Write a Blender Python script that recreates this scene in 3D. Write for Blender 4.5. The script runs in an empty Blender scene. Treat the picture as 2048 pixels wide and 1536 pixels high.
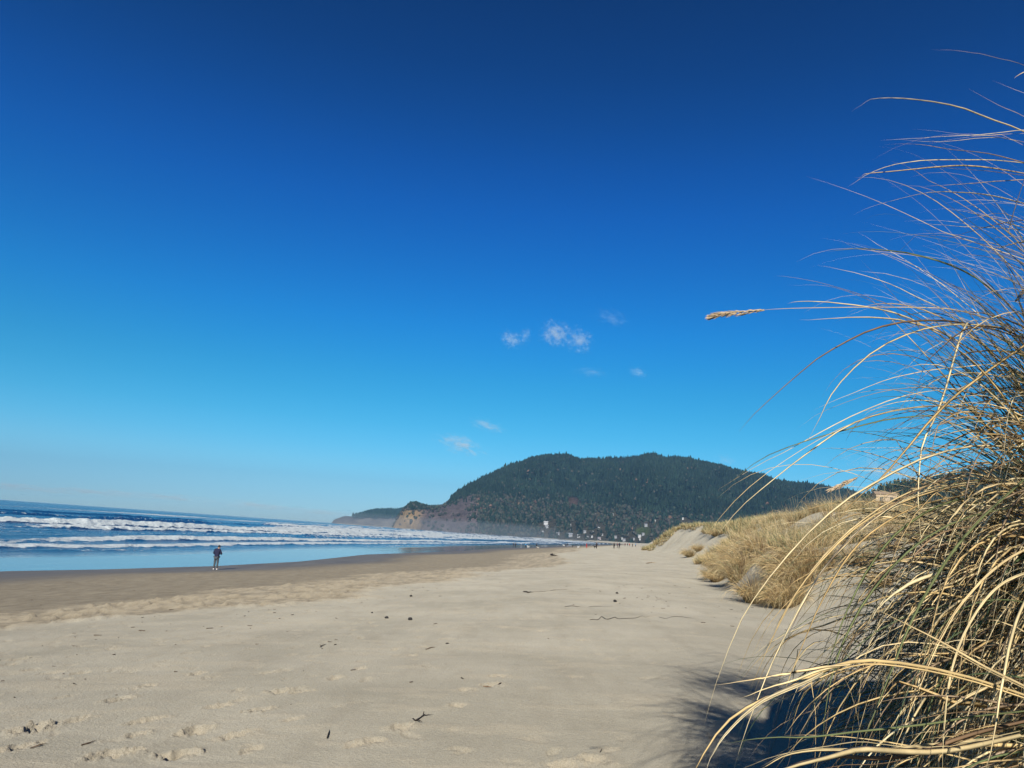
import bpy, bmesh, math, random
import numpy as np
from mathutils import Vector, Matrix

random.seed(7)
rng = np.random.default_rng(7)
S = bpy.context.scene
COL = S.collection

# ------------------------------------------------------------------ camera, light, exposure
F_PX = 1538.0                                   # focal length for a 2048 px wide picture
CAM = np.array([0.0, 0.0, 4.2])
PITCH = math.atan(301.7 / F_PX); ROLL = math.radians(4.0)
cf = np.array([0, math.cos(PITCH), math.sin(PITCH)])
_r0 = np.array([1.0, 0, 0]); _u0 = np.cross(_r0, cf)
cr = _r0 * math.cos(ROLL) + _u0 * math.sin(ROLL)
cu = _u0 * math.cos(ROLL) - _r0 * math.sin(ROLL)
cd = bpy.data.cameras.new('camera'); cam = bpy.data.objects.new('camera', cd); COL.objects.link(cam)
cd.sensor_width = 36; cd.lens = F_PX / 2048 * 36; cd.clip_start = 0.05; cd.clip_end = 80000
M = Matrix.Identity(4)
for i in range(3):
    M[i][0] = cr[i]; M[i][1] = cu[i]; M[i][2] = -cf[i]; M[i][3] = CAM[i]
cam.matrix_world = M
S.camera = cam

SUN_EL = math.radians(25.5); SHADOW_AZ = math.radians(4.0)
world = bpy.data.worlds.new("World"); S.world = world; world.use_nodes = True
wn = world.node_tree; wn.nodes.clear()
sky = wn.nodes.new('ShaderNodeTexSky'); sky.sky_type = 'NISHITA'; sky.sun_disc = False
sky.sun_elevation = SUN_EL; sky.sun_rotation = math.pi + SHADOW_AZ
sky.air_density = 1.0; sky.dust_density = 0.05; sky.ozone_density = 3.0; sky.altitude = 0
tc = wn.nodes.new('ShaderNodeTexCoord'); sx = wn.nodes.new('ShaderNodeSeparateXYZ')
wn.links.new(tc.outputs['Generated'], sx.inputs[0])
ramp = wn.nodes.new('ShaderNodeValToRGB'); wn.links.new(sx.outputs[2], ramp.inputs[0])
_dy = [0, 22, 97, 217, 287, 417, 717, 1017]            # height over the horizon, in pixels of focal length 1538
_tr = [.46, .46, .43, .145, .090, .036, .012, .005]; _tg = [.77, .77, .83, .70, .64, .55, .34, .205]; _tb = [1.24, 1.24, 1.12, .93, .89, .97, .87, .54]
_z = [math.sin(math.atan(d / F_PX)) for d in _dy] + [.7, .85, 1.0]; _tr += [.003, .003, .003]; _tg += [.13, .09, .07]; _tb += [.36, .25, .20]
SKY_TINT = []
for _p in [0, .015, .03, .05, .075, .10, .13, .16, .19, .22, .26, .30, .35, .40, .45, .50, .55, .62, .72, .85, 1.0]:
    SKY_TINT.append((_p, tuple(math.exp(sum(np.interp(_p + _o, _z, np.log(_t)) for _o in (-.012, 0, .012)) / 3) / 1.3 for _t in (_tr, _tg, _tb))))
els = ramp.color_ramp.elements
while len(els) < len(SKY_TINT): els.new(0.5)
for e, (p, c) in zip(els, SKY_TINT):
    e.position = p; e.color = (c[0], c[1], c[2], 1)
mulc = wn.nodes.new('ShaderNodeMix'); mulc.data_type = 'RGBA'; mulc.blend_type = 'MULTIPLY'; mulc.inputs[0].default_value = 1
wn.links.new(sky.outputs[0], mulc.inputs[6]); wn.links.new(ramp.outputs[0], mulc.inputs[7])
bg = wn.nodes.new('ShaderNodeBackground'); bg.inputs[1].default_value = 0.13
wo = wn.nodes.new('ShaderNodeOutputWorld')
wn.links.new(mulc.outputs[2], bg.inputs[0]); wn.links.new(bg.outputs[0], wo.inputs[0])

sl = bpy.data.lights.new('sun', 'SUN'); sl.energy = 5.0; sl.angle = math.radians(0.5); sl.color = (1.0, 0.93, 0.82)
so = bpy.data.objects.new('sun', sl); COL.objects.link(so)
ld = Vector((math.sin(SHADOW_AZ) * math.cos(SUN_EL), math.cos(SHADOW_AZ) * math.cos(SUN_EL), -math.sin(SUN_EL)))
so.rotation_euler = ld.to_track_quat('-Z', 'Y').to_euler(); so.location = (0, -20, 40)

S.render.engine = 'CYCLES'
S.view_settings.view_transform = 'Standard'; S.view_settings.look = 'None'
S.view_settings.gamma = 1; S.view_settings.use_curve_mapping = False
S.view_settings.exposure = 0.25
S.cycles.max_bounces = 5; S.cycles.transparent_max_bounces = 12; S.cycles.volume_bounces = 0
S.cycles.caustics_reflective = False; S.cycles.caustics_refractive = False

# ------------------------------------------------------------------ maths helpers
def ray(x, y):
    return cf + cr * ((x - 1024) / F_PX) - cu * ((y - 768) / F_PX)
def at(x, y, Y):
    d = ray(x, y); return CAM + d * (Y / d[1])
def proj(P):
    d = np.asarray(P, float) - CAM
    c = d @ cf
    return 1024 + F_PX * (d @ cr) / c, 768 - F_PX * (d @ cu) / c
def hashn(ix, iy, seed):
    h = (ix.astype(np.int64) * 374761393 + iy.astype(np.int64) * 668265263 + seed * 1274126177) & 0xFFFFFFFF
    h = ((h ^ (h >> 13)) * 1274126177) & 0xFFFFFFFF
    return ((h ^ (h >> 16)) & 0xFFFF) / 65535.0
def vn(x, y, seed=0):
    x = np.asarray(x, float); y = np.asarray(y, float)
    ix = np.floor(x); iy = np.floor(y); fx = x - ix; fy = y - iy
    fx = fx * fx * (3 - 2 * fx); fy = fy * fy * (3 - 2 * fy)
    a = hashn(ix, iy, seed); b = hashn(ix + 1, iy, seed); c = hashn(ix, iy + 1, seed); d = hashn(ix + 1, iy + 1, seed)
    return (a + (b - a) * fx) * (1 - fy) + (c + (d - c) * fx) * fy
def fbm(x, y, o=4, seed=0, gain=.5):
    s = 0; a = 1; t = 0
    for i in range(o):
        s = s + a * vn(x * 2 ** i + 17.3 * i, y * 2 ** i - 9.1 * i, seed + i); t += a; a *= gain
    return s / t
def sstep(a, b, x):
    t = np.clip((x - a) / (b - a), 0, 1); return t * t * (3 - 2 * t)

def mk(name, V, Fq, mats, parent=None, smooth=True, attrs=None, fmat=None, colour=None):
    """a mesh object from numpy arrays"""
    V = np.asarray(V, np.float32).reshape(-1, 3); Fq = np.asarray(Fq, np.int32)
    me = bpy.data.meshes.new(name)
    n = Fq.shape[1]
    me.vertices.add(len(V)); me.vertices.foreach_set('co', V.ravel())
    me.loops.add(Fq.size); me.loops.foreach_set('vertex_index', Fq.ravel())
    me.polygons.add(len(Fq))
    me.polygons.foreach_set('loop_start', np.arange(0, Fq.size, n, dtype=np.int32))
    me.polygons.foreach_set('loop_total', np.full(len(Fq), n, np.int32))
    me.polygons.foreach_set('use_smooth', np.full(len(Fq), smooth, bool))
    if attrs:
        for k, a in attrs.items():
            at_ = me.attributes.new(k, 'FLOAT', 'POINT'); at_.data.foreach_set('value', np.asarray(a, np.float32).ravel())
    if colour is not None:
        c = np.ones((len(V), 4), np.float32); c[:, :3] = colour
        at_ = me.attributes.new('tint', 'FLOAT_COLOR', 'POINT'); at_.data.foreach_set('color', c.ravel())
    if not isinstance(mats, (list, tuple)): mats = [mats]
    for m in mats: me.materials.append(m)
    if fmat is not None: me.polygons.foreach_set('material_index', np.asarray(fmat, np.int32))
    me.update(); me.validate()
    o = bpy.data.objects.new(name, me); COL.objects.link(o)
    if parent is not None: o.parent = parent
    return o
def gridfaces(nr, nc):
    i = np.arange(nr - 1)[:, None] * nc + np.arange(nc - 1)[None, :]
    i = i.ravel(); return np.stack([i, i + 1, i + nc + 1, i + nc], 1)
def tag(o, label=None, cat=None, group=None, kind=None):
    if label: o['label'] = label
    if cat: o['category'] = cat
    if group: o['group'] = group
    if kind: o['kind'] = kind
    return o
def empty(name, loc, rz=0.0):
    o = bpy.data.objects.new(name, None); COL.objects.link(o); o.location = loc; o.rotation_euler = (0, 0, rz)
    o.empty_display_size = .2
    return o
def copy_tree(o, parent=None):
    kids = list(o.children); c = o.copy(); COL.objects.link(c); c.parent = parent
    for k in kids: copy_tree(k, c)
    return c
def bmobj(name, bm, mat, parent=None, smooth=False):
    me = bpy.data.meshes.new(name); bm.to_mesh(me); bm.free()
    if smooth:
        for p in me.polygons: p.use_smooth = True
    me.materials.append(mat)
    o = bpy.data.objects.new(name, me); COL.objects.link(o)
    if parent is not None: o.parent = parent
    return o

# ------------------------------------------------------------------ material helpers
def mat(name):
    m = bpy.data.materials.new(name); m.use_nodes = True
    nt = m.node_tree; p = nt.nodes['Principled BSDF']
    return m, nt, p
class NT:
    def __init__(s, nt): s.n = nt.nodes; s.l = nt.links
    def node(s, t, **k):
        x = s.n.new(t)
        for a, b in k.items(): setattr(x, a, b)
        return x
    def put(s, sock, v):
        if isinstance(v, bpy.types.NodeSocket): s.l.new(v, sock)
        elif v is not None: sock.default_value = v
    def math(s, op, a, b=None, c=None, clamp=False):
        x = s.node('ShaderNodeMath', operation=op, use_clamp=clamp)
        s.put(x.inputs[0], a); s.put(x.inputs[1], b); s.put(x.inputs[2], c); return x.outputs[0]
    def mix(s, f, a, b, blend='MIX'):
        x = s.node('ShaderNodeMix', data_type='RGBA', blend_type=blend)
        s.put(x.inputs[0], f)
        for i, v in ((6, a), (7, b)):
            if isinstance(v, (tuple, list)): v = (*v[:3], 1)
            s.put(x.inputs[i], v)
        return x.outputs[2]
    def noise(s, scale, detail=3, rough=.5, vec=None, dist=0):
        x = s.node('ShaderNodeTexNoise'); x.inputs['Scale'].default_value = scale
        x.inputs['Detail'].default_value = detail; x.inputs['Roughness'].default_value = rough
        x.inputs['Distortion'].default_value = dist
        if vec is not None: s.l.new(vec, x.inputs['Vector'])
        return x.outputs['Fac']
    def attr(s, name):
        return s.node('ShaderNodeAttribute', attribute_name=name)
    def rng(s, v, a, b, c=0.0, d=1.0, smooth=False):
        x = s.node('ShaderNodeMapRange'); x.clamp = True
        if smooth: x.interpolation_type = 'SMOOTHSTEP'
        s.put(x.inputs[0], v)
        for i, q in enumerate((a, b, c, d)): s.put(x.inputs[i + 1], q)
        return x.outputs[0]
    def pos(s, scale=(1, 1, 1), rot=0.0):
        g = s.node('ShaderNodeNewGeometry'); mp = s.node('ShaderNodeMapping')
        mp.inputs['Scale'].default_value = scale; mp.inputs['Rotation'].default_value = (0, 0, rot)
        s.l.new(g.outputs['Position'], mp.inputs['Vector']); return mp.outputs[0]
    def bump(s, h, strength, dist, normal=None):
        x = s.node('ShaderNodeBump'); s.put(x.inputs['Strength'], strength); s.put(x.inputs['Distance'], dist)
        s.l.new(h, x.inputs['Height'])
        if normal is not None: s.l.new(normal, x.inputs['Normal'])
        return x.outputs[0]

def simple(name, c, rough=.8, var=.15, scale=8.0, spec=.3, objvar=0.0):
    m, nt, p = mat(name); N = NT(nt)
    tc_ = N.node('ShaderNodeTexCoord')
    n = N.noise(scale, 4, .6, tc_.outputs['Object'])
    v = N.rng(n, .25, .75, 1 - var, 1 + var)
    x = N.node('ShaderNodeMix', data_type='RGBA', blend_type='MULTIPLY'); x.inputs[0].default_value = 1
    x.inputs[6].default_value = (*c, 1)
    cmb = N.node('ShaderNodeCombineColor')
    for i in range(3): nt.links.new(v, cmb.inputs[i])
    nt.links.new(cmb.outputs[0], x.inputs[7])
    out = x.outputs[2]
    nt.links.new(out, p.inputs['Base Color']); p.inputs['Roughness'].default_value = rough
    p.inputs['Specular IOR Level'].default_value = spec
    return m

SHORE_ROT = math.radians(10)

# sand
m_sand, nt, p = mat('sand'); N = NT(nt)
wet = N.attr('wet').outputs['Fac']; churn = N.attr('churn').outputs['Fac']; damp = N.attr('damp').outputs['Fac']
P = N.pos(); PS = N.pos((1, .22, 1), math.radians(-70)); PL = N.pos((1, .12, 1), SHORE_ROT)
n1 = N.noise(.35, 4, .6, P); n2 = N.noise(2.2, 5, .6, PS); n3 = N.noise(95, 3, .8, P); n4 = N.noise(30, 4, .7, P)
dry = N.mix(N.rng(n1, .35, .65), (.292, .272, .214), (.365, .339, .270))
dry = N.mix(N.math('MULTIPLY', N.rng(n2, .5, .72), .38), dry, (.235, .21, .158))
dry = N.mix(N.math('MULTIPLY', N.rng(n2, .30, .42, 1, 0), .35), dry, (.385, .355, .285))
ch_n = N.math('MULTIPLY', churn, N.rng(n4, .3, .6, .55, 1.1))
dry = N.mix(N.math('MINIMUM', ch_n, 1.0), dry, (.375, .335, .255))
dmp = N.mix(N.rng(N.noise(2.4, 6, .75, N.pos((1, .4, 1), SHORE_ROT)), .38, .66), (.155, .132, .095), (.235, .205, .148))
dmp = N.mix(N.math('MULTIPLY', churn, .8), dmp, (.33, .285, .205))
c = N.mix(damp, dry, dmp)
wetc = N.mix(N.rng(N.noise(.8, 4, .6, PL), .35, .65), (.085, .074, .060), (.11, .097, .078))
c = N.mix(wet, c, wetc)
g = N.rng(n3, .28, .72, .66, 1.32)
cc = N.node('ShaderNodeCombineColor')
for i in range(3): nt.links.new(g, cc.inputs[i])
c = N.mix(1.0, c, cc.outputs[0], 'MULTIPLY')
nt.links.new(c, p.inputs['Base Color'])
p.inputs['Diffuse Roughness'].default_value = .9
nt.links.new(N.rng(wet, .2, 1, .95, .55), p.inputs['Roughness']); p.inputs['Specular IOR Level'].default_value = .25
b1 = N.bump(n4, N.rng(wet, 0, .6, .8, .05), .03)
b2 = N.bump(n2, .15, .03, b1)
b3 = N.bump(n3, N.rng(wet, 0, .6, .5, .1), .004, b2)
nt.links.new(b3, p.inputs['Normal'])

# sea
m_sea, nt, p = mat('sea_water'); N = NT(nt)
foam = N.attr('foam').outputs['Fac']; calm = N.attr('calm').outputs['Fac']
P1 = N.pos((1, .35, 1), SHORE_ROT); P2 = N.pos((1, .5, 1), SHORE_ROT)
na = N.noise(.45, 5, .62, P1); nb = N.noise(2.6, 5, .65, P2); nc_ = N.noise(.06, 3, .5, P1)
deep = N.mix(N.rng(nc_, .35, .65), (.007, .050, .135), (.010, .072, .18))
shallow = N.mix(N.rng(calm, .1, .9), deep, (.20, .23, .235))
fn = N.noise(1.1, 6, .72, N.pos((1, .45, 1), SHORE_ROT))
fo = N.math('ADD', foam, N.math('MULTIPLY', N.math('SUBTRACT', fn, .5), 2.0))
fo = N.rng(fo, .40, .60)
fo = N.math('MULTIPLY', fo, N.rng(foam, .02, .15))
fwhite = N.mix(N.rng(nb, .3, .7), (.60, .68, .68), (.84, .89, .86))
c = N.mix(fo, shallow, fwhite)
nt.links.new(c, p.inputs['Base Color']); p.inputs['IOR'].default_value = 1.33; nt.links.new(N.rng(calm, 0, 1, .30, .5), p.inputs['Specular IOR Level'])
nt.links.new(N.math('ADD', N.rng(calm, 0, 1, .16, .04), N.math('MULTIPLY', fo, .7)), p.inputs['Roughness'])
inv = N.math('SUBTRACT', 1.0, calm)
bs = N.math('MULTIPLY_ADD', inv, .95, .02)
q1 = N.bump(na, bs, .9); q2 = N.bump(nb, N.math('MULTIPLY_ADD', inv, .8, .02), .16, q1)
nt.links.new(q2, p.inputs['Normal'])

# grass blades (their own colour sits in the attribute "tint")
def grass_mat(name, trans=.25, rough=.5, spec=.25):
    m, nt, p = mat(name); N = NT(nt)
    t = N.attr('tint').outputs['Color']
    n = N.noise(14, 3, .6, N.pos())
    g = N.rng(n, .3, .7, .78, 1.18); cc = N.node('ShaderNodeCombineColor')
    for i in range(3): nt.links.new(g, cc.inputs[i])
    c = N.mix(1.0, t, cc.outputs[0], 'MULTIPLY')
    nt.links.new(c, p.inputs['Base Color']); p.inputs['Roughness'].default_value = rough
    p.inputs['Specular IOR Level'].default_value = spec
    tr = N.node('ShaderNodeBsdfTranslucent'); nt.links.new(c, tr.inputs[0])
    mx = N.node('ShaderNodeMixShader'); mx.inputs[0].default_value = trans
    nt.links.new(p.outputs[0], mx.inputs[1]); nt.links.new(tr.outputs[0], mx.inputs[2])
    nt.links.new(mx.outputs[0], nt.nodes['Material Output'].inputs[0])
    return m
m_blade = grass_mat('grass_blade', .12, .42, .35); m_grass = grass_mat('dune_grass_blades', .2, .6, .15)

# mountain ground
m_hill, nt, p = mat('hillside'); N = NT(nt)
t = N.attr('tint').outputs['Color']
n = N.noise(.02, 6, .7, N.pos((1, 1, .5))); n2 = N.noise(.09, 4, .7, N.pos((1, 1, .35)))
g = N.math('MULTIPLY', N.rng(n, .3, .7, .7, 1.3), N.rng(n2, .3, .7, .7, 1.3)); cc = N.node('ShaderNodeCombineColor')
for i in range(3): nt.links.new(g, cc.inputs[i])
nt.links.new(N.mix(1.0, t, cc.outputs[0], 'MULTIPLY'), p.inputs['Base Color'])
p.inputs['Roughness'].default_value = .95; p.inputs['Specular IOR Level'].default_value = .1
nt.links.new(N.bump(n2, 1.0, 12.0, N.bump(n, 1.0, 25.0)), p.inputs['Normal'])

m_tree, nt, p = mat('tree_foliage'); N = NT(nt)
t = N.attr('tint').outputs['Color']
nt.links.new(t, p.inputs['Base Color']); p.inputs['Roughness'].default_value = .9; p.inputs['Specular IOR Level'].default_value = .1

# ------------------------------------------------------------------ the lie of the land
SY = np.array([-300, 0, 48, 54, 65.5, 81.6, 114.5, 152.5, 239, 390, 815, 1500, 2200, 2800, 3100, 3300, 3500, 3700, 4200, 9000.])
SX = np.array([-70, -37, -30.0, -27.4, -23.6, -20.9, -19.3, -12.6, -.15, 24.5, 100, 225, 320, 310, 180, -50, -350, -800, -900, -900.])
def shore_x(Y): return np.interp(Y, SY, SX) + np.where(np.asarray(Y) < 2500, 1.0, 0) * (vn(np.asarray(Y) * .045, 0 * np.asarray(Y), 5) - .5) * np.clip(np.asarray(Y) / 60, .3, 3)
FY = np.array([-40, -8, -2, 0, 2.5, 4, 6, 9, 13, 18, 24.2, 30.5, 45, 60, 84.7, 120, 160, 205, 260, 390, 815, 1500, 2200, 2800, 4000.])
FX = np.array([.2, .3, .6, .75, 1.0, 1.7, 3.0, 4.6, 6.1, 7.6, 8.3, 8.6, 12.0, 16.5, 20.5, 27.5, 34, 37.5, 48, 68, 150, 275, 370, 360, 300.])
def foot_x(Y): return np.interp(Y, FY, FX) + (vn(np.asarray(Y) * .22, 0 * np.asarray(Y), 9) - .5) * np.interp(Y, [0, 8, 30], [.1, .5, 1.6])
BU = np.array([-400, -50, 0, 6, 14, 20, 28, 35, 39, 60.])
BZ = np.array([-6, -1.8, 0, .22, .72, 1.22, 1.95, 2.45, 2.6, 2.75])
def crest(Y): return np.interp(Y, [-40, -.5, 1.5, 2.1, 2.7, 3.4, 6, 12, 22, 32, 45, 80, 130, 180, 260, 600, 3000], [3.2, 3.9, 4.0, 3.8, 3.3, 2.9, 2.5, 2.0, 2.4, 3.0, 4.0, 4.9, 5.9, 6.4, 5, 4, 4])  # raised out of view beside the camera to lengthen the foreground shadow
def width(Y): return np.interp(Y, [0, 2, 2.8, 4, 8, 14, 25, 60, 130, 180, 260, 3000], [2.5, 2.6, 2.5, 2.4, 3.2, 6.5, 6.5, 8.5, 11, 8, 12, 14])
def ground(X, Y, fine=True):
    X = np.asarray(X, float); Y = np.asarray(Y, float)
    u = X - shore_x(Y); v = X - foot_x(Y)
    z = np.interp(u, BU, BZ)
    w = width(Y)
    t = np.clip(v / w, 0, 1)
    prof = np.where(Y < 8, 1 - (1 - t) ** 2, t * t * (3 - 2 * t))
    z = z + crest(Y) * prof
    z = z + (fbm(X * .12, Y * .12, 3, 21) - .5) * np.interp(Y, [60, 120], [1.6, .7]) * sstep(.5, 1.2, v / w) * sstep(10, 40, Y)
    z = z + ((fbm(X * 1.3, Y * 1.3, 3, 23) - .5) * 1.3 + (fbm(X * 5, Y * 5, 3, 24) - .5) * .22) * sstep(.25, .9, v) * (1 - sstep(5.5, 9, Y))
    # hummocks held up by the grass
    z = z + 1.0 * np.exp(-((v - 2.0) / 1.8) ** 2) * sstep(22.5, 26, Y) * (1 - sstep(40, 48, Y)) * sstep(-.2, 1.2, v)
    # low undulation of the open beach
    z = z + (fbm(X * .25, Y * .25, 3, 31) - .5) * .16 * sstep(6, 30, u)
    return z

# footprints and scuffs: x, y, length, width, depth, direction
scuffs = []
def g_at(x, y):
    d = ray(x, y); t = np.geomspace(1.5, 900, 2500)
    Pp = CAM + d[None] * t[:, None]
    z = ground(Pp[:, 0], Pp[:, 1]); k = np.argmax(Pp[:, 2] < z)
    a, b = Pp[k - 1], Pp[k]; za = a[2] - z[k - 1]; zb = z[k] - b[2]
    q = a + (b - a) * za / max(za + zb, 1e-6); return q
traced = [(68,1460,.36,.20,.075),(240,1398,.34,.15,.05),(290,1373,.3,.13,.04),(225,1508,.42,.16,.05),(352,1510,.30,.17,.07),(385,1462,.4,.17,.05),
 (470,1470,.4,.13,.03),(40,1496,.4,.14,.04),(395,1347,.32,.12,.03),(520,1420,.3,.14,.045),(440,1412,.28,.12,.03),(560,1383,.32,.15,.05),(605,1383,.3,.1,.03),
 (280,1467,.26,.1,.04),(300,1438,.4,.13,.03),(150,1440,.4,.12,.03),(670,1356,.28,.13,.035),(720,1335,.26,.1,.03),(820,1312,.28,.12,.035),(845,1295,.3,.12,.03),
 (895,1278,.3,.13,.03),(915,1410,.27,.15,.03),(930,1380,.3,.14,.03),(985,1370,.34,.14,.04),(1000,1352,.34,.14,.035),(800,1455,.32,.15,.035),(745,1483,.26,.14,.03),
 (710,1490,.2,.1,.02),(160,1345,.3,.12,.035),(15,1330,.3,.1,.03),(60,1340,.3,.1,.03),(105,1345,.3,.12,.03),(170,1293,.3,.12,.03),(40,1318,.35,.14,.04),(230,1298,.3,.12,.03),
 (1165,1280,.3,.14,.035),(1010,1255,.26,.1,.02),(1085,1262,.28,.1,.02),(1135,1530,.4,.2,.03),(1190,1520,.3,.2,.03),(580,1440,.24,.1,.02),(500,1500,.26,.1,.02),(545,1345,.3,.12,.02)]
for (x, y, l, w, dp) in traced:
    q = g_at(x, y); scuffs.append((q[0], q[1], l * .9, w * .9, dp * 1.15, math.radians(rng.uniform(40, 75)), 1.0))
for trk in range(11):                              # lines of steps across the beach
    x0, y0 = rng.uniform(-9, -1.5), rng.uniform(5, 10); a = math.radians(rng.uniform(55, 100))
    for k in range(26):
        x0 += math.cos(a) * .72; y0 += math.sin(a) * .72; a += rng.uniform(-.08, .08)
        s_ = (k % 2 - .5) * .26
        scuffs.append((x0 + s_ * math.sin(a), y0 - s_ * math.cos(a), rng.uniform(.2, .28), rng.uniform(.08, .12), rng.uniform(.010, .026), a, rng.uniform(.15, .6)))
for k in range(420):
    x0 = rng.uniform(-16, 4); y0 = rng.uniform(5.2, 24)
    if x0 - foot_x(y0) > -.8: continue
    scuffs.append((x0, y0, rng.uniform(.06, .30), rng.uniform(.04, .13), rng.uniform(.005, .022), rng.uniform(0, 3.1), rng.uniform(.2, .8)))

def fine_relief(X, Y):
    """small relief of the sand plus how churned it is"""
    u = X - shore_x(Y); v = X - foot_x(Y)
    dz = np.zeros_like(X); ch = np.zeros_like(X)
    ud = np.interp(Y, [0, 18, 24, 33, 70, 200, 800], [22, 25, 29, 30, 29, 26, 24]) + (fbm(Y * .3, X * .05, 3, 77) - .5) * 4
    band = sstep(ud - 7.5, ud - 5, u) * (1 - sstep(ud - .6, ud + 1.2, u))
    near = 1 - sstep(35, 90, np.hypot(X, Y))
    lump = fbm(X * 3.2, Y * 3.2, 4, 50, .6)
    gate = sstep(.42, .62, fbm(X * .5, Y * .9, 3, 61))
    dz += band * (lump - .5) * .26 * near * (.35 + gate)
    edge = np.exp(-((u - ud) / .7) ** 2)
    dz += edge * (.05 * near) * sstep(.35, .6, vn(Y * 1.4, X * .7, 15)) * (lump)
    ch = np.maximum(ch, band * sstep(.4, .62, lump) * .9 + band * .25)
    # dry beach: faint wind scallops
    dryb = sstep(ud, ud + 2, u)
    dz += dryb * (fbm(X * .9 + Y * .5, Y * 2.2, 3, 88) - .5) * .022 * near
    sc = fbm(X * 1.1, Y * 3.0, 4, 91)
    dz += dryb * sstep(.58, .70, sc) * .006 * near
    ch = np.maximum(ch, dryb * sstep(.60, .66, sc) * .45)
    rip = np.sin((X * .35 + Y) * 34 + fbm(X * .8, Y * .8, 3, 95) * 22) * sstep(.45, .62, fbm(X * .45, Y * .7, 2, 96))
    dz += dryb * rip * .0016 * (1 - sstep(9, 16, np.hypot(X, Y)))
    for (x0, y0, l, w, dp, a, cs) in scuffs:
        R = l * 1.6
        k = np.nonzero((np.abs(X - x0) < R) & (np.abs(Y - y0) < R))
        if len(k[0]) == 0: continue
        dx = X[k] - x0; dy = Y[k] - y0
        p = (dx * math.cos(a) + dy * math.sin(a)) / (l * .5); q = (-dx * math.sin(a) + dy * math.cos(a)) / (w * .68)
        rr = np.sqrt(p * p + q * q) + (vn(X[k] * 14, Y[k] * 14, 3) - .5) * .8 + (vn(X[k] * 35, Y[k] * 35, 4) - .5) * .4
        rough = (fbm(X[k] * 27, Y[k] * 27, 3, 6, .65) - .5)
        pit = -(1 - sstep(.55, 1.05, rr)) * dp
        rim = np.exp(-((rr - 1.2) / .28) ** 2) * dp * .55
        dz[k] += pit * .9 + rim * (.35 + rough * 1.2) + rough * dp * .8 * (1 - sstep(1.0, 1.7, rr))
        ch[k] = np.maximum(ch[k], cs * (1 - sstep(.9, 1.6, rr)))
    return dz, ch

# ---- beach and dunes: one sheet, fine near the camera, coarse far away
def make_ground():
    az = np.concatenate([np.linspace(-180, -42, 24)[:-1], np.linspace(-42, 40, 600), np.linspace(40, 110, 90)[1:], np.linspace(110, 180, 12)[1:]])
    az = np.radians(az)
    r = np.concatenate([np.geomspace(.35, 3.2, 70)[:-1], np.geomspace(3.2, 45, 400)[:-1], np.geomspace(45, 400, 110)[:-1], np.geomspace(400, 4300, 40)])
    A, R = np.meshgrid(az, r)
    X = R * np.sin(A); Y = R * np.cos(A)
    Z = ground(X, Y)
    dz, ch = fine_relief(X, Y)
    Z = Z + dz
    u = X - shore_x(Y)
    wb = 9.5 + (fbm(Y * .08, X * .02, 3, 45) - .5) * 5
    wet = 1 - sstep(wb - 5.5, wb + 3, u)
    ud = np.interp(Y, [0, 18, 24, 33, 70, 200, 800], [22, 25, 29, 30, 29, 26, 24]) + (fbm(Y * .3, X * .05, 3, 77) - .5) * 4
    damp = 1 - sstep(ud - .7, ud + .3, u)
    Z = np.where(R > 2000, Z - sstep(2400, 3000, R) * 0, Z)
    o = mk('beach_sand', np.stack([X, Y, Z], -1), gridfaces(*A.shape), m_sand,
           attrs={'wet': wet, 'churn': ch, 'damp': damp})
    tag(o, kind='structure')
    return o
make_ground()
def gz(x, y):
    x = np.array([x], float); y = np.array([y], float)
    d, _ = fine_relief(x, y); return float((ground(x, y) + d)[0])

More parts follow.
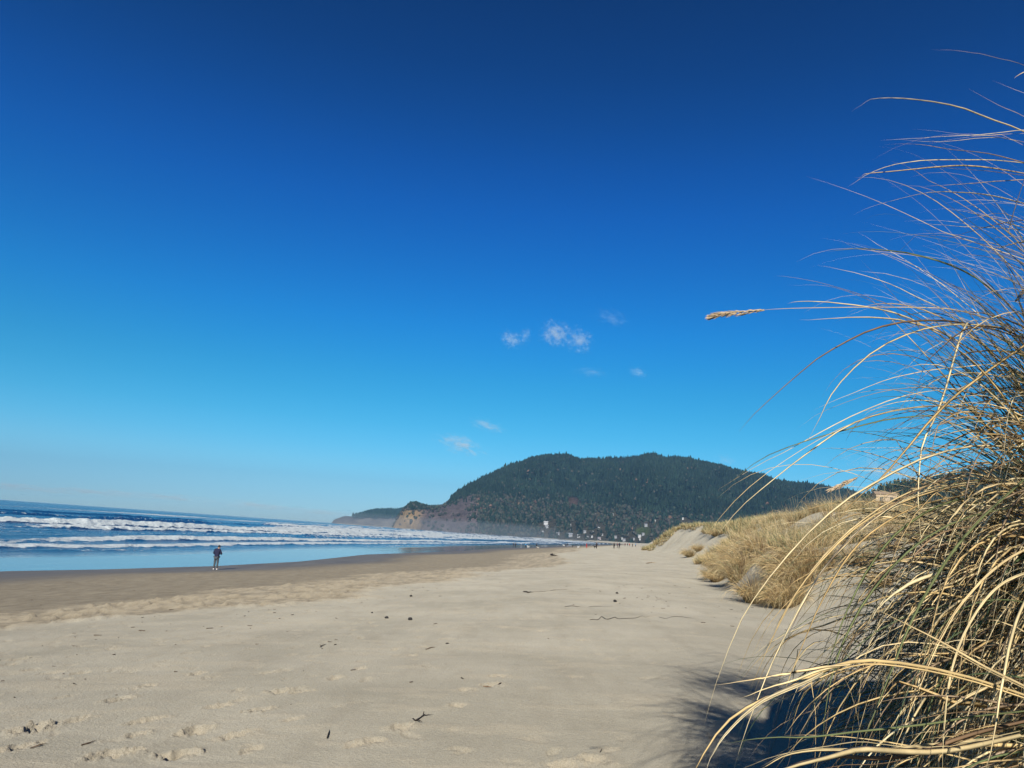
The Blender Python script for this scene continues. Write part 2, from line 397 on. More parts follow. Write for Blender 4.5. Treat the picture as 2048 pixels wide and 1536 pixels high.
# ------------------------------------------------------------------ the sea
def make_sea():
    az = np.radians(np.concatenate([np.linspace(-62, -38, 20)[:-1], np.linspace(-38, 10.5, 560), np.linspace(10.5, 24, 10)[1:]]))
    r = np.concatenate([np.geomspace(30, 520, 500)[:-1], np.geomspace(520, 3000, 90)[:-1], np.geomspace(3000, 10500, 14)])
    A, R = np.meshgrid(az, r); X = R * np.sin(A); Y = R * np.cos(A)
    t = np.interp(Y, SY, SX) - X
    Z = np.zeros_like(X); foam = np.zeros_like(X)
    far = sstep(250, 1100, Y)
    # waves: t0, wobble, height, foam strength, foam trail behind, start Y, end Y
    W = [(16.5, 4, .10, .40, .8, 60, 900), (21.5, 3, .32, .85, 2.2, 30, 2500), (30, 4, .50, .92, 3.0, 30, 2500), (38, 3, .25, .55, 2.0, 30, 110),
         (47, 7, .42, .5, 2.5, 190, 2500), (60, 5, .60, .95, 5.0, 120, 2600), (75, 7, 1.35, 1.15, 9.0, 30, 2700), (96, 9, .9, .9, 8.0, 260, 2800),
         (122, 12, 1.2, 1.0, 12, 340, 2900), (165, 16, 1.3, .85, 16, 420, 3000), (150, 12, 1.0, .30, 3, 100, 420), (215, 20, 1.4, .9, 20, 500, 3000), (225, 30, .9, .12, 3, 100, 500),
         (290, 30, 1.5, .8, 24, 800, 3000), (380, 40, 1.5, .8, 24, 900, 3000), (500, 50, 1.5, .7, 26, 1000, 3000)]
    for i, (t0, wob, hgt, fs, tr, y0, y1) in enumerate(W):
        env = sstep(y0, y0 * 1.12 + 5, Y) * (1 - sstep(y1 * .92, y1, Y))
        tc_ = t0 + (vn(Y / 55., 0 * Y, 100 + i) - .5) * wob + (vn(Y / 14., 0 * Y, 130 + i) - .5) * wob * .25
        gate = sstep(.25, .62, vn(Y / (26 + t0 * .5), 0 * Y, 160 + i) + (.35 if fs > .8 else .12))
        d = t - tc_
        jag = (fbm(Y / 2.4, t * .3, 3, 180 + i) - .5)
        amp = hgt * (.55 + .6 * vn(Y / 30., 0 * Y, 200 + i)) * env * (.35 + .65 * gate)
        fw = 1.0 + hgt; bw = 2.5 + hgt * 3.2
        prof = np.where(d < 0, np.exp(-(d / fw) ** 2), np.exp(-(d / bw) ** 2))
        Z += amp * prof
        g2 = env * gate * fs
        trail = np.where(d < 0, 1 - sstep(fw * .8, fw * 1.5, -d + jag * 1.6), 1 - .75 * sstep(0, tr * (.55 + .9 * jag), d) - .25 * sstep(tr * .5, tr * 1.4, d))
        foam = np.maximum(foam, g2 * trail)
    # extra white water filling the far surf zone
    zone = sstep(300, 900, Y) * sstep(22, 60, t) * (1 - sstep(420, 640, t)) * (1 - sstep(2900, 3300, Y))
    foam = np.maximum(foam, zone * (.12 + .85 * sstep(.42, .62, fbm(t / 26., Y / 160., 3, 260))))
    # thin lacy foam left on the inner water
    lace = sstep(18, 24, t) * (1 - sstep(80, 110, t)) * (1 - far)
    foam = np.maximum(foam, lace * .36 * sstep(.45, .7, fbm(t / 3., Y / 14., 4, 270)))
    # swell and chop
    s_ = sstep(20, 70, t)
    Z += s_ * .38 * (fbm(t / 17., Y / 70., 3, 301) - .5) * 2 * (1 - sstep(1500, 3000, R))
    Z += s_ * .16 * (fbm(t / 4.5, Y / 12., 3, 302) - .5) * 2 * (1 - sstep(300, 900, R))
    lump = fbm(X / 2.2, Y / 2.6, 4, 303, .6) - .35
    Z += np.clip(foam, 0, 1) * lump * 1.0 * sstep(22, 50, t) * (1 - sstep(400, 900, R))
    Z += np.clip(foam, 0, 1) * lump * .30 * (1 - sstep(22, 50, t))
    Z *= sstep(1, 9, t)
    calm = 1 - sstep(9, 17 + (vn(Y / 20., t * 0, 310)) * 3, t)
    o = mk('sea', np.stack([X, Y, Z + .02], -1), gridfaces(*A.shape), m_sea, attrs={'foam': foam, 'calm': calm})
    tag(o, kind='structure')
make_sea()

# ------------------------------------------------------------------ mountains
def poly(pts, x):
    a = np.array(pts, float); return np.interp(x, a[:, 0], a[:, 1])
SKY_MAIN = [(786,1053),(792,1040),(798,1030),(808,1018),(820,1008),(832,1007),(845,1012),(862,1014),(880,1011),(893,1004),(905,992),(940,969),(980,946),(1020,927),(1060,916),(1100,911),(1130,913),(1150,920),(1165,922),(1185,918),(1220,912),(1260,914),(1300,915),(1350,921),(1400,925),(1450,933),(1500,946),(1540,956),(1580,963),(1620,968),(1660,975),(1700,983),(1740,994),(1800,1000),(1900,1010),(2150,1030)]
SKY_MAIN = [(a_, b_ + 8 * min(1, max(0, (a_ - 850) / 60))) for a_, b_ in SKY_MAIN]
FOOT_D = [(780,3720),(790,3660),(850,3480),(950,3330),(1050,3220),(1150,3130),(1280,3000),(1500,2750),(1800,2400),(2200,2100)]
DEPTH = [(780,60),(800,160),(850,260),(880,300),(940,620),(1000,850),(1100,1150),(1300,1500),(1600,1500),(2200,1400)]
FORLINE = [(800,1012),(820,1020),(850,1017),(905,1004),(935,990),(960,984),(1000,991),(1100,1003),(1180,1008),(1260,1015),(1330,1030),(1500,1040),(2200,1040)]
def mountain_point(x, q, skyl, footd, depth, steep):
    """surface point for azimuth column x (px) and slope parameter q (0 foot, 1 ridge, >1 behind)"""
    ysk = poly(skyl, x); Df = poly(footd, x); Dd = poly(depth, x); st = poly(steep, x)
    hz = 999.0 + .0697 * x
    dr = cf[None] + cr[None] * ((x - 1024) / F_PX)[:, None] - cu[None] * ((ysk - 768) / F_PX)[:, None]
    Hr = CAM[2] + dr[:, 2] / dr[:, 1] * (Df + Dd)
    dirx = dr[:, 0] / dr[:, 1]
    qq = np.clip(q, 0, 1)
    pr = 1 - (1 - qq) ** st
    # relief: spurs and gullies running down the slope
    D = Df + Dd * q
    X = dirx * D; Y = D
    z = Hr * pr * np.where(q > 1, 1 - sstep(1, 2.1, q), 1)
    wgt = np.sin(np.pi * np.clip(q, 0, 1)) ** .8
    z = z + wgt * Hr * ((fbm(X / 210., Y / 900., 3, 401) - .5) * .34 + (fbm(X / 70., Y / 200., 3, 402) - .5) * .10)
    return np.stack([X, Y, z - .5 * (q <= 0)], -1)
STEEP = [(780,3.2),(880,3.0),(950,2.1),(1050,1.7),(1300,1.5),(2200,1.4)]
def mountain(name, skyl, footd, depth, steep, x0, x1, step, colf):
    xs = np.arange(x0, x1, step); q = np.concatenate([[-.08], np.linspace(0, 1, 56) ** 1.15, [1.05, 1.15, 1.4, 1.8, 2.1]])
    Xc, Q = np.meshgrid(xs, q)
    V = mountain_point(Xc.ravel(), Q.ravel(), skyl, footd, depth, steep)
    V[(Q.ravel() < 0), 2] = -3
    px, py = proj(V)
    colr = colf(px, py, V, Q.ravel())
    o = mk(name, V, gridfaces(*Xc.shape)[:, ::-1], m_hill, colour=colr)
    tag(o, kind='structure'); return o
def col_main(px, py, V, q):
    n = fbm(V[:, 0] / 60., V[:, 2] / 40., 3, 410)[:, None]
    forest = np.array([.016, .024, .016]); scrub = np.array([.085, .075, .05]); rock = np.array([.15, .118, .115]); orange = np.array([.36, .25, .13])
    fl = poly(FORLINE, px)
    low = sstep(-2, 5, py - fl)[:, None]
    c = forest * (1 - low) + (scrub * (.7 + .6 * n)) * low
    k = (1 - sstep(940, 1010, px))[:, None] * low
    c = c * (1 - k) + (rock * (.65 + .7 * n)) * k
    k2 = (1 - sstep(822, 858, px))[:, None] * low
    c = c * (1 - k2) + (orange * (.6 + .8 * n)) * k2
    # red-brown landslip scar
    k3 = np.exp(-((px - 1147) / 14) ** 2 - ((py - 1003) / 10) ** 2)[:, None]
    c = c * (1 - k3) + np.array([.13, .085, .070]) * k3
    k4 = np.exp(-((px - 1286) / 15) ** 4 - ((py - 1062) / 8) ** 4)[:, None]
    c = c * (1 - k4) + np.array([.09, .12, .04]) * k4
    return c
mountain('mountain', SKY_MAIN, FOOT_D, DEPTH, STEEP, 784, 2160, 3.0, col_main)

SKY_FAR = [(655,1049),(663,1046),(668,1039),(690,1032),(702,1033),(715,1029),(740,1022),(760,1019),(790,1019),(810,1017),(840,1013),(900,1012),(960,1030)]
SKY_FAR = [(a_, b_ + (4 if a_ > 705 else 0)) for a_, b_ in SKY_FAR]
FAR_D = [(655,6700),(700,6600),(960,6300)]; FAR_DEP = [(655,60),(670,200),(720,500),(960,600)]; FAR_ST = [(655,3.5),(720,2.6),(960,1.6)]
def col_far(px, py, V, q):
    n = fbm(V[:, 0] / 80., V[:, 2] / 50., 3, 411)[:, None]
    rock = np.array([.24, .21, .17]) * (.6 + .8 * n); forest = np.array([.03, .045, .025])
    nn = fbm(V[:, 0] / 40., V[:, 2] / 30., 3, 412) * 14 - 7
    k = np.maximum(1 - sstep(700, 722, px + nn), sstep(1034, 1040, py + nn * .6))[:, None]
    return forest * (1 - k) + rock * k
mountain('far_headland', SKY_FAR, FAR_D, FAR_DEP, FAR_ST, 655, 900, 3.0, col_far)
SKY_R = [(1660,1060),(1700,1010),(1740,988),(1765,973),(1800,964),(1850,958),(1950,944),(2100,930),(2250,930)]
R_D = [(1660,1500),(2250,1400)]; R_DEP = [(1660,350),(2250,450)]; R_ST = [(1660,1.6),(2250,1.5)]
mountain('wooded_hill', SKY_R, R_D, R_DEP, R_ST, 1665, 2250, 6.0, lambda px, py, V, q: np.tile(np.array([.03, .045, .025]), (len(px), 1)))

# ---- the woods: tens of thousands of trees that read as one mass
def cone_trees(P, H, Wd, C, name, label):
    n = len(P); k = 6
    a = np.linspace(0, 2 * np.pi, k, endpoint=False)[None] + rng.uniform(0, 6, (n, 1))
    V = []; cols = []
    tiers = [(.12, .95, .62), (.42, .66, 1.0)]
    Fs = []; base = 0
    for (z0, rad, z1) in tiers:
        rr = Wd[:, None] * .5 * rad * rng.uniform(.7, 1.3, (n, k))
        ring = np.stack([P[:, 0:1] + rr * np.cos(a), P[:, 1:2] + rr * np.sin(a), P[:, 2:3] + H[:, None] * (z0 + rng.uniform(-.06, .06, (n, k)))], -1)
        top = np.stack([P[:, 0], P[:, 1], P[:, 2] + H * z1], -1)[:, None]
        V.append(np.concatenate([ring, top], 1))
    V = np.concatenate(V, 1)                              # n, 2*(k+1), 3
    nv = 2 * (k + 1)
    f = []
    for t_ in range(2):
        b = t_ * (k + 1)
        for j in range(k): f.append((b + j, b + (j + 1) % k, b + k))
    f = np.array(f)
    Fs = (f[None] + (np.arange(n) * nv)[:, None, None]).reshape(-1, 3)
    cols = np.repeat(C[:, None], nv, 1) * rng.uniform(.85, 1.15, (n, nv, 1))
    o = mk(name, V.reshape(-1, 3), Fs, m_tree, smooth=False, colour=cols.reshape(-1, 3))
    tag(o, label, 'forest', kind='stuff')
def round_trees(P, H, Wd, C, name, label):
    n = len(P); bm = bmesh.new(); bmesh.ops.create_icosphere(bm, subdivisions=1, radius=1)
    bm.verts.ensure_lookup_table()
    v0 = np.array([v.co[:] for v in bm.verts]); f = np.array([[v.index for v in q.verts] for q in bm.faces]); bm.free()
    nv = len(v0)
    sc = rng.uniform(.6, 1.25, (n, nv, 1))
    V = v0[None] * sc * np.stack([Wd * .5, Wd * .5, H * .5], -1)[:, None] + (P + np.stack([0 * H, 0 * H, H * .5], -1))[:, None]
    Fs = (f[None] + (np.arange(n) * nv)[:, None, None]).reshape(-1, 3)
    cols = np.repeat(C[:, None], nv, 1) * rng.uniform(.85, 1.15, (n, nv, 1))
    o = mk(name, V.reshape(-1, 3), Fs, m_tree, smooth=False, colour=cols.reshape(-1, 3)); tag(o, label, 'forest', kind='stuff')

# houses on the slope: px x, px y, width m, colours
HOUSES = [(1099,1046,24,'w','large white-walled house, highest of the cluster at the left end of the hillside village'),
 (1094,1063,11,'w','small bright white house standing alone low on the slope above the surf'),
 (1101,1053,20,'g','long pale grey house just below the large white house'),
 (1146,1049.6,13,'w','white house standing by itself in the trees in mid slope'),
 (1124,1067.4,17,'g','low pale house near the foot of the wooded slope, left of the long low building'),
 (1147,1070.4,27,'g','very long low grey building at the foot of the slope'),
 (1164.5,1071.5,15,'w','white flat-looking house right of the long low building'),
 (1176,1063,15,'g','grey gabled house part way up the slope above the beach village'),
 (1203.6,1056,11,'w','small white house high among dark trees over the village'),
 (1205,1076.5,17,'p','pinkish grey steep-roofed house at the foot of the slope'),
 (1192,1063,8,'w','tiny white cottage between two groups of trees'),
 (1191,1072.7,8,'w','tiny white cottage low down beside the pinkish house'),
 (1237,1073.7,14,'g','grey house low on the slope, left of the white beachside house'),
 (1249.7,1077,11,'w','bright white house at the left edge of the beachside cluster'),
 (1254,1080,15,'g','broad grey-roofed house in front of the bright white house'),
 (1261,1068.6,10,'g','small grey house below the green clearing'),
 (1284,1072.5,15,'w','white house with wide gable closest to the tip of the far dune'),
 (1285,1077.5,8,'w','small white house directly below the wide-gabled one'),
 (1272.5,1078,12,'g','grey house between the beachside cluster and the dune tip'),
 (1291,1068,13,'g','pale grey house just above the wide-gabled white one'),
 (1296,1050,16,'g','grey house along the upper edge of the green clearing'),
 (1196,1027.6,6,'w','tiny pale house alone far up in the dark forest'),
 (1230,1028,9,'g','pale roof far up in the forest, right of the tiny lone house'),
 (1173,1057,7,'g','small grey cottage above the gabled grey house'),
 (1182,1073.5,10,'g','low grey cottage right at the foot of the slope behind the surf'),
 (1211,1068.6,9,'g','small grey cottage above and right of the pinkish house'),
 (1082,1050,6,'w','tiny pale cottage, farthest left of the whole village'),
 (1149,1059,7,'g','small pale cottage halfway between the lone white house and the long building'),
 (1313,1041,9,'w','white house showing just over the far dune crest'),
 (1368,1037,9,'w','pale roof showing above the middle of the far dune crest')]
def m_surface(x, y):
    """point of the mountain side seen at a pixel of the photograph"""
    q = np.linspace(0.005, 1, 500); P_ = mountain_point(np.full(500, float(x)), q, SKY_MAIN, FOOT_D, DEPTH, STEEP)
    _, py = proj(P_); vis = np.minimum.accumulate(py)
    k = np.argmax(vis <= y) if np.any(vis <= y) else int(np.argmin(np.abs(py - y)))
    return P_[k]
house_pts = [m_surface(h[0], h[1] + 2) for h in HOUSES]

N_T = 42000
xs = rng.uniform(786, 2060, N_T); q = rng.uniform(0, 1.02, N_T)
keep = rng.uniform(0, 1, N_T) < np.where(xs < 1700, 1, .45)
xs = xs[keep]; q = q[keep]
P_ = mountain_point(xs, q, SKY_MAIN, FOOT_D, DEPTH, STEEP)
px, py = proj(P_); fl = poly(FORLINE, px)
up = py < fl + rng.normal(0, 3, len(px))
cliff = (~up) & (px < 955 + rng.normal(0, 14, len(px)))
clearing = (np.abs(px - 1286) < 15) & (np.abs(py - 1062) < 8)
scar = (np.exp(-((px - 1147) / 14) ** 2 - ((py - 1003) / 10) ** 2) > .45)
bad = clearing | scar
for (hx, hy, hw, *_), hp in zip(HOUSES, house_pts):
    bad |= (np.abs(px - hx) < hw * .28 + 2.5) & (py > hy - 3) & (py < hy + 11)
mono = rng.uniform(0, 1, len(px))
con = ((up & (mono < .93)) | ((~up) & (~cliff) & (mono < .36))) & ~bad & ~((px < 800) & (py > 1020))
dec = (((~up) & ~cliff & (mono >= .36)) | (up & (mono >= .93)) | (cliff & (mono < .05))) & ~bad
def hv(n, c, var): return np.array(c)[None] * rng.uniform(1 - var, 1 + var, (n, 1)) * rng.uniform(.93, 1.07, (n, 3))
n = con.sum(); hh = rng.uniform(15, 27, n) * np.where(px[con] < 900, .6, 1); hh = np.where(rng.random(n) < .05, hh * 1.35, hh); hh = np.where((q[con] > .93) & (px[con] > 900), hh * rng.uniform(.8, 1.3, n), hh)
patch = fbm(P_[con, 0] / 160., P_[con, 1] / 160., 2, 420)[:, None]
cone_trees(P_[con] - [0, 0, 1.5], hh, hh * rng.uniform(.42, .62, n), hv(n, (.018, .031, .021), .4) * (.7 + .7 * patch), 'conifer_forest', 'dense dark green conifer forest covering the big mountain')
n = dec.sum(); hh = rng.uniform(8, 17, n)
cd_ = hv(n, (.068, .066, .052), .24); green = rng.random(n) < .4; cd_[green] = hv(int(green.sum()), (.042, .056, .038), .25)
rust = (rng.random(n) < .10) & (fbm(P_[dec, 0] / 90., P_[dec, 2] / 60., 2, 433) > .58); cd_[rust] = hv(int(rust.sum()), (.15, .10, .07), .3)
round_trees(P_[dec] - [0, 0, 1.5], hh, hh * rng.uniform(.8, 1.3, n), cd_, 'bare_alder_wood', 'grey-brown leafless woodland on the lower slope around the houses')
xs = rng.uniform(700, 900, 2600); q = rng.uniform(.25, 1.02, 2600)
P_ = mountain_point(xs, q, SKY_FAR, FAR_D, FAR_DEP, FAR_ST); px, py = proj(P_); k = (px > 712 + rng.normal(0, 5, 2600)) & (py < 1035 + rng.normal(0, 3, 2600))
P_ = P_[k]; n = len(P_); hh = rng.uniform(18, 38, n)
cone_trees(P_, hh, hh * .6, hv(n, (.034, .055, .035), .3), 'headland_forest', 'distant conifer wood along the top of the far headland')
xs = rng.uniform(1690, 2200, 2500); q = rng.uniform(0, 1.02, 2500)
P_ = mountain_point(xs, q, SKY_R, R_D, R_DEP, R_ST); n = len(P_); hh = rng.uniform(6, 13, n)
cone_trees(P_, hh, hh * .55, hv(n, (.034, .052, .03), .4), 'hill_wood', 'dark wood on the nearer hill behind the grassy dune at the right')

# ---- houses
m_wall = {'w': simple('white_paint', (.50, .50, .49), .7, .06, .4), 'g': simple('grey_shingle', (.30, .31, .32), .8, .12, .4), 'p': simple('pinkish_boards', (.42, .36, .36), .8, .1, .4), 't': simple('tan_boards', (.52, .40, .27), .8, .1, .4)}
m_roof = {'w': simple('pale_roof', (.55, .56, .58), .6, .1, .4), 'g': simple('grey_roof', (.34, .35, .38), .7, .15, .4), 'p': simple('slate_roof', (.26, .23, .25), .7, .15, .4), 't': simple('brown_roof', (.36, .27, .19), .7, .15, .4)}
m_glass = simple('window_glass', (.04, .05, .07), .15, .05, 1, .6); m_dark = simple('dark_timber', (.09, .07, .06), .8)
def box(bm, x0, x1, y0, y1, z0, z1):
    vs = [bm.verts.new((x, y, z)) for z in (z0, z1) for (x, y) in ((x0, y0), (x1, y0), (x1, y1), (x0, y1))]
    for f in ((3, 2, 1, 0), (4, 5, 6, 7), (0, 1, 5, 4), (1, 2, 6, 5), (2, 3, 7, 6), (3, 0, 4, 7)): bm.faces.new([vs[i] for i in f])
def house(loc, w, kind, label, rz=0.0, group='houses on the wooded hillside'):
    r = empty('house', loc, rz); tag(r, label, 'house', group)
    d = w * .62; h = w * .26 + 2.0; rh = w * .17
    b = bmesh.new(); box(b, -w / 2, w / 2, -d / 2, d / 2, -6, h)
    bmobj('wall', b, m_wall[kind], r)
    b = bmesh.new(); e = .05 * w
    vs = [b.verts.new(c) for c in ((-w/2-e, -d/2-e, h), (w/2+e, -d/2-e, h), (w/2+e, d/2+e, h), (-w/2-e, d/2+e, h), (-w/2-e, 0, h+rh), (w/2+e, 0, h+rh))]
    for f in ((0, 1, 5, 4), (2, 3, 4, 5), (1, 2, 5), (3, 0, 4), (3, 2, 1, 0)): b.faces.new([vs[i] for i in f])
    rf = bmobj('roof', b, m_roof[kind], r)
    b = bmesh.new(); box(b, w*.22, w*.28, -.4, .6, h + rh*.5, h + rh + 1.0); bmobj('chimney', b, m_dark, rf)
    nwin = 3 if w > 10 else 2
    for i in range(nwin):
        x = (i + .5) / nwin * w - w / 2
        b = bmesh.new(); box(b, x - w*.07, x + w*.07, -d/2 - .12, -d/2 + .1, h*.40, h*.78); bmobj('window', b, m_glass, r)
    b = bmesh.new(); box(b, w*.40, w*.47, -d/2 - .14, -d/2 + .1, 0, h*.6); bmobj('door', b, m_dark, r)
for (hx, hy, hw, kd, lb), hp in zip(HOUSES, house_pts):
    house(tuple(hp + np.array([0, -4.0, 1.5])), hw * .74, kd, lb, rng.uniform(-.3, .3))

# ------------------------------------------------------------------ grass
def tubes(P, Wd, flat=.22, taper=3.0, sides=3):
    """P (n,k,3) centre lines, Wd (n,) widths: closed tapering three-sided blades"""
    n, k, _ = P.shape
    T = np.gradient(P, axis=1); T /= np.linalg.norm(T, axis=2, keepdims=True) + 1e-9
    ref = np.array([0.2, -.5, .8]) + rng.normal(0, .6, (n, 1, 3))
    Sd = np.cross(T, ref); Sd /= np.linalg.norm(Sd, axis=2, keepdims=True) + 1e-9
    U = np.cross(Sd, T)
    s = np.linspace(0, 1, k)[None, :, None]
    w = Wd[:, None, None] * .5 * (np.clip(1 - s ** taper, 0.03, 1)) * (.75 + .25 * np.sin(np.pi * np.clip(s * 1.4, 0, 1)))
    rings = []
    for (a, b) in ((1, 0), (-1, .0), (0, 1)):
        rings.append(P + Sd * w * a + U * w * b * flat * 2)
    V = np.stack(rings, 2)                                # n,k,3,3
    i = np.arange(k - 1)[:, None] * 3; j = np.arange(3)[None]; j2 = (j + 1) % 3
    f = np.stack([i + j, i + j2, i + 3 + j2, i + 3 + j], -1).reshape(-1, 4)
    Fq = (f[None] + (np.arange(n) * k * 3)[:, None, None]).reshape(-1, 4)
    return V.reshape(-1, 3), Fq
def ribbons(P, Wd, taper=1.6):
    n, k, _ = P.shape
    T = np.gradient(P, axis=1); T /= np.linalg.norm(T, axis=2, keepdims=True) + 1e-9
    ref = rng.normal(0, 1, (n, 1, 3)); Sd = np.cross(T, ref); Sd /= np.linalg.norm(Sd, axis=2, keepdims=True) + 1e-9
    s = np.linspace(0, 1, k)[None, :, None]; w = Wd[:, None, None] * .5 * np.clip(1 - s ** taper, .04, 1)
    V = np.stack([P - Sd * w, P + Sd * w], 2)
    i = np.arange(k - 1)[:, None] * 2
    f = np.concatenate([i, i + 1, i + 3, i + 2], 1)
    Fq = (f[None] + (np.arange(n) * k * 2)[:, None, None]).reshape(-1, 4)
    return V.reshape(-1, 3), Fq
def grow(root, d0, L, droop, k, wander=.04, crease=.18):
    """blades bending under their own weight"""
    n = len(root); P = np.zeros((n, k, 3)); P[:, 0] = root; d = d0 / np.linalg.norm(d0, axis=1, keepdims=True)
    ds = (L / (k - 1))[:, None]
    for i in range(1, k):
        P[:, i] = P[:, i - 1] + d * ds
        d = d + np.array([0, 0, -1.0]) * (droop[:, None] * (i / k) ** 1.1 * 3.0 / k) + rng.normal(0, wander, (n, 3)) * (3.0 / k)
        if crease:
            kk = rng.random(n) < crease * 1.6 / k * (i > k * .3)
            d[kk] += rng.normal(0, .55, (kk.sum(), 3)) + np.array([0, 0, -.35])
        d /= np.linalg.norm(d, axis=1, keepdims=True)
    return P
STRAW = np.array([[.80, .62, .33], [.74, .55, .26], [.88, .74, .44], [.62, .44, .20], [.80, .65, .36]])
GREEN = np.array([[.16, .20, .09], [.24, .26, .12], [.12, .17, .08]])
BROWN = np.array([[.30, .20, .11], [.36, .26, .16]])
def tints(n, pg=.15, pb=.12):
    r = rng.random(n); c = STRAW[rng.integers(0, len(STRAW), n)].copy()
    g = r < pg; c[g] = GREEN[rng.integers(0, 3, g.sum())]; b = (r >= pg) & (r < pg + pb); c[b] = BROWN[rng.integers(0, 2, b.sum())]
    return c * rng.uniform(.82, 1.15, (n, 1))
def bl_colour(c, nv, greenroot=.0):
    return np.repeat(c, nv, 0)

# ---- tussocks on the dunes in the middle distance
def tussock_mesh(nb, L, spread, drp, wd, pg, pb, k=6, lean=(0, 0)):
    a = rng.uniform(0, 2 * np.pi, nb); r = np.sqrt(rng.random(nb)) * spread
    root = np.stack([r * np.cos(a), r * np.sin(a), -.05 + 0 * r], -1)
    out = rng.uniform(.1, .75, nb)
    d0 = np.stack([np.cos(a) * out + lean[0] + rng.normal(0, .15, nb), np.sin(a) * out + lean[1] + rng.normal(0, .15, nb), np.ones(nb)], -1)
    P = grow(root, d0, L * rng.uniform(.55, 1.1, nb), drp * rng.uniform(.5, 1.5, nb), k, .05)
    V, Fq = ribbons(P, wd * rng.uniform(.7, 1.3, nb)); c = bl_colour(tints(nb, pg, pb), 2 * k)
    g_ = np.interp(np.linspace(0, 1, k), [0, .35, .7, 1], [.38, .72, 1.02, 1.12])       # brown dead bases, also darkened for the shade between tufts; bleached tips
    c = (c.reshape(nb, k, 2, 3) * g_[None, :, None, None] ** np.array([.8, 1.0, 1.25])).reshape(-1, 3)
    return V, Fq, c
def foot_grass(Y):      # how far in from the dune foot the grass begins
    return np.interp(Y, [8, 14, 20, 22.5, 24, 42, 46, 52, 58, 80, 88, 100, 185, 196, 225, 240, 800], [3.5, 5.5, 4.6, 1.6, .2, .2, 2.5, 5.0, .6, .3, 3.0, 6.0, 6.0, .4, .3, 1.5, 1.5])
big = []
for (nb, L, sp, dr, pg, pb) in ((420, 1.15, .35, 1.5, .12, .15), (420, 1.0, .4, 1.2, .35, .10), (380, 1.2, .3, 1.9, .08, .25), (360, .95, .4, 1.0, .5, .05)):
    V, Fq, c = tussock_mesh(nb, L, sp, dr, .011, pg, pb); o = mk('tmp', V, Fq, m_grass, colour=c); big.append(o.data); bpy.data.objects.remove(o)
drape = []
for (nb, L, pg, pb) in ((600, 1.05, .06, .22), (600, 1.15, .14, .28)):
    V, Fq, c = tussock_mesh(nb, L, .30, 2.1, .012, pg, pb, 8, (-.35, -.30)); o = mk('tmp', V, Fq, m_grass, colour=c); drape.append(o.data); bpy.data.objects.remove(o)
def put(name, me, loc, rz, sc, label=None, cat=None, group=None, kind=None, parent=None):
    o = bpy.data.objects.new(name, me); COL.objects.link(o); o.location = loc; o.rotation_euler = (0, 0, rz); o.scale = (sc, sc, sc)
    if parent: o.parent = parent
    tag(o, label, cat, group, kind); return o
# named clumps at the front of the dune
FRONT = [(1560,1165,0,1.25,'big straw-coloured clump hanging over the beach at the middle of the dune foot'),
 (1490,1140,1,1.2,'tan draped clump behind a dark patch of shade on the dune foot'),
 (1610,1150,1,1.15,'dry clump nearest to the bare sand slope of the dune'),
 (1450,1150,0,1.0,'small greenish clump at the seaward tip of the near dune with shade to its left'),
 (1520,1110,0,1.2,'brownish matted clump above the draped ones on the near dune'),
 (1590,1190,1,1.0,'lowest clump of the dune foot, drooping to the sand beside a deep shadow'),
 (1395,1105,0,1.3,'brown ragged clump low on the second dune along the beach'),
 (1420,1085,1,1.3,'yellow-green clump on top of the second dune along the beach'),
 (1300,1085,0,1.6,'straw clump sliding down the tip of the far dune beside the walkers'),
 (1325,1060,1,1.6,'tall grass clump on the brow of the far dune tip')]
def stuff_merge(name, items, label, cat):
    """many small tussocks too small to pick apart joined into one mesh"""
    Vs, Fs, Cs = [], [], []; b = 0
    for (V, Fq, c, loc, rz, sc) in items:
        ca, sa = math.cos(rz), math.sin(rz)
        W_ = V * sc; W_ = np.stack([W_[:, 0] * ca - W_[:, 1] * sa, W_[:, 0] * sa + W_[:, 1] * ca, W_[:, 2]], -1) + np.array(loc)
        Vs.append(W_); Fs.append(Fq + b); Cs.append(c); b += len(V)
    o = mk(name, np.concatenate(Vs), np.concatenate(Fs), m_grass, colour=np.concatenate(Cs)); tag(o, label, cat, kind='stuff'); return o
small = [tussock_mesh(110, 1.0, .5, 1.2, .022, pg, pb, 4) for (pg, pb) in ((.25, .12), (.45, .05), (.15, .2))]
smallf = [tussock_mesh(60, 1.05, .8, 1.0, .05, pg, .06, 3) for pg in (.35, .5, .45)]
clumps = []
for (x, y, var, sc, lb) in FRONT:
    q = g_at(x, y); v = q[0] - foot_x(q[1])
    X = q[0]; Yq = q[1]
    r = empty('marram_grass_clump', (X, Yq, float(ground(X, Yq)))); tag(r, lb, 'grass clump', 'grass clumps along the dune foot')
    fr = Yq / 30
    for j in range(3):
        ox, oy = rng.normal(0, .35 * max(1, fr)), rng.normal(0, .45 * max(1, fr))
        o = put('blades', drape[(var + j) % 2], (ox, oy, float(ground(X + ox, Yq + oy)) - r.location.z), rng.uniform(-.5, .5), sc * (1 if fr < 1.5 else 1.2), parent=r)
near_items = []; far_items = []; count = 0
g_near = empty('tmp_root', (0, 0, 0)); bpy.data.objects.remove(g_near)
near_list = []
for _ in range(6000):
    Y = 14 + 40 * rng.random(); v = rng.random() * 16
    fg = foot_grass(Y)
    if v < fg + rng.random() * .6: continue
    if rng.random() > .10 + .12: continue
    near_list.append((float(foot_x(Y)) + v, Y, v - fg))
near_list = near_list[:900]
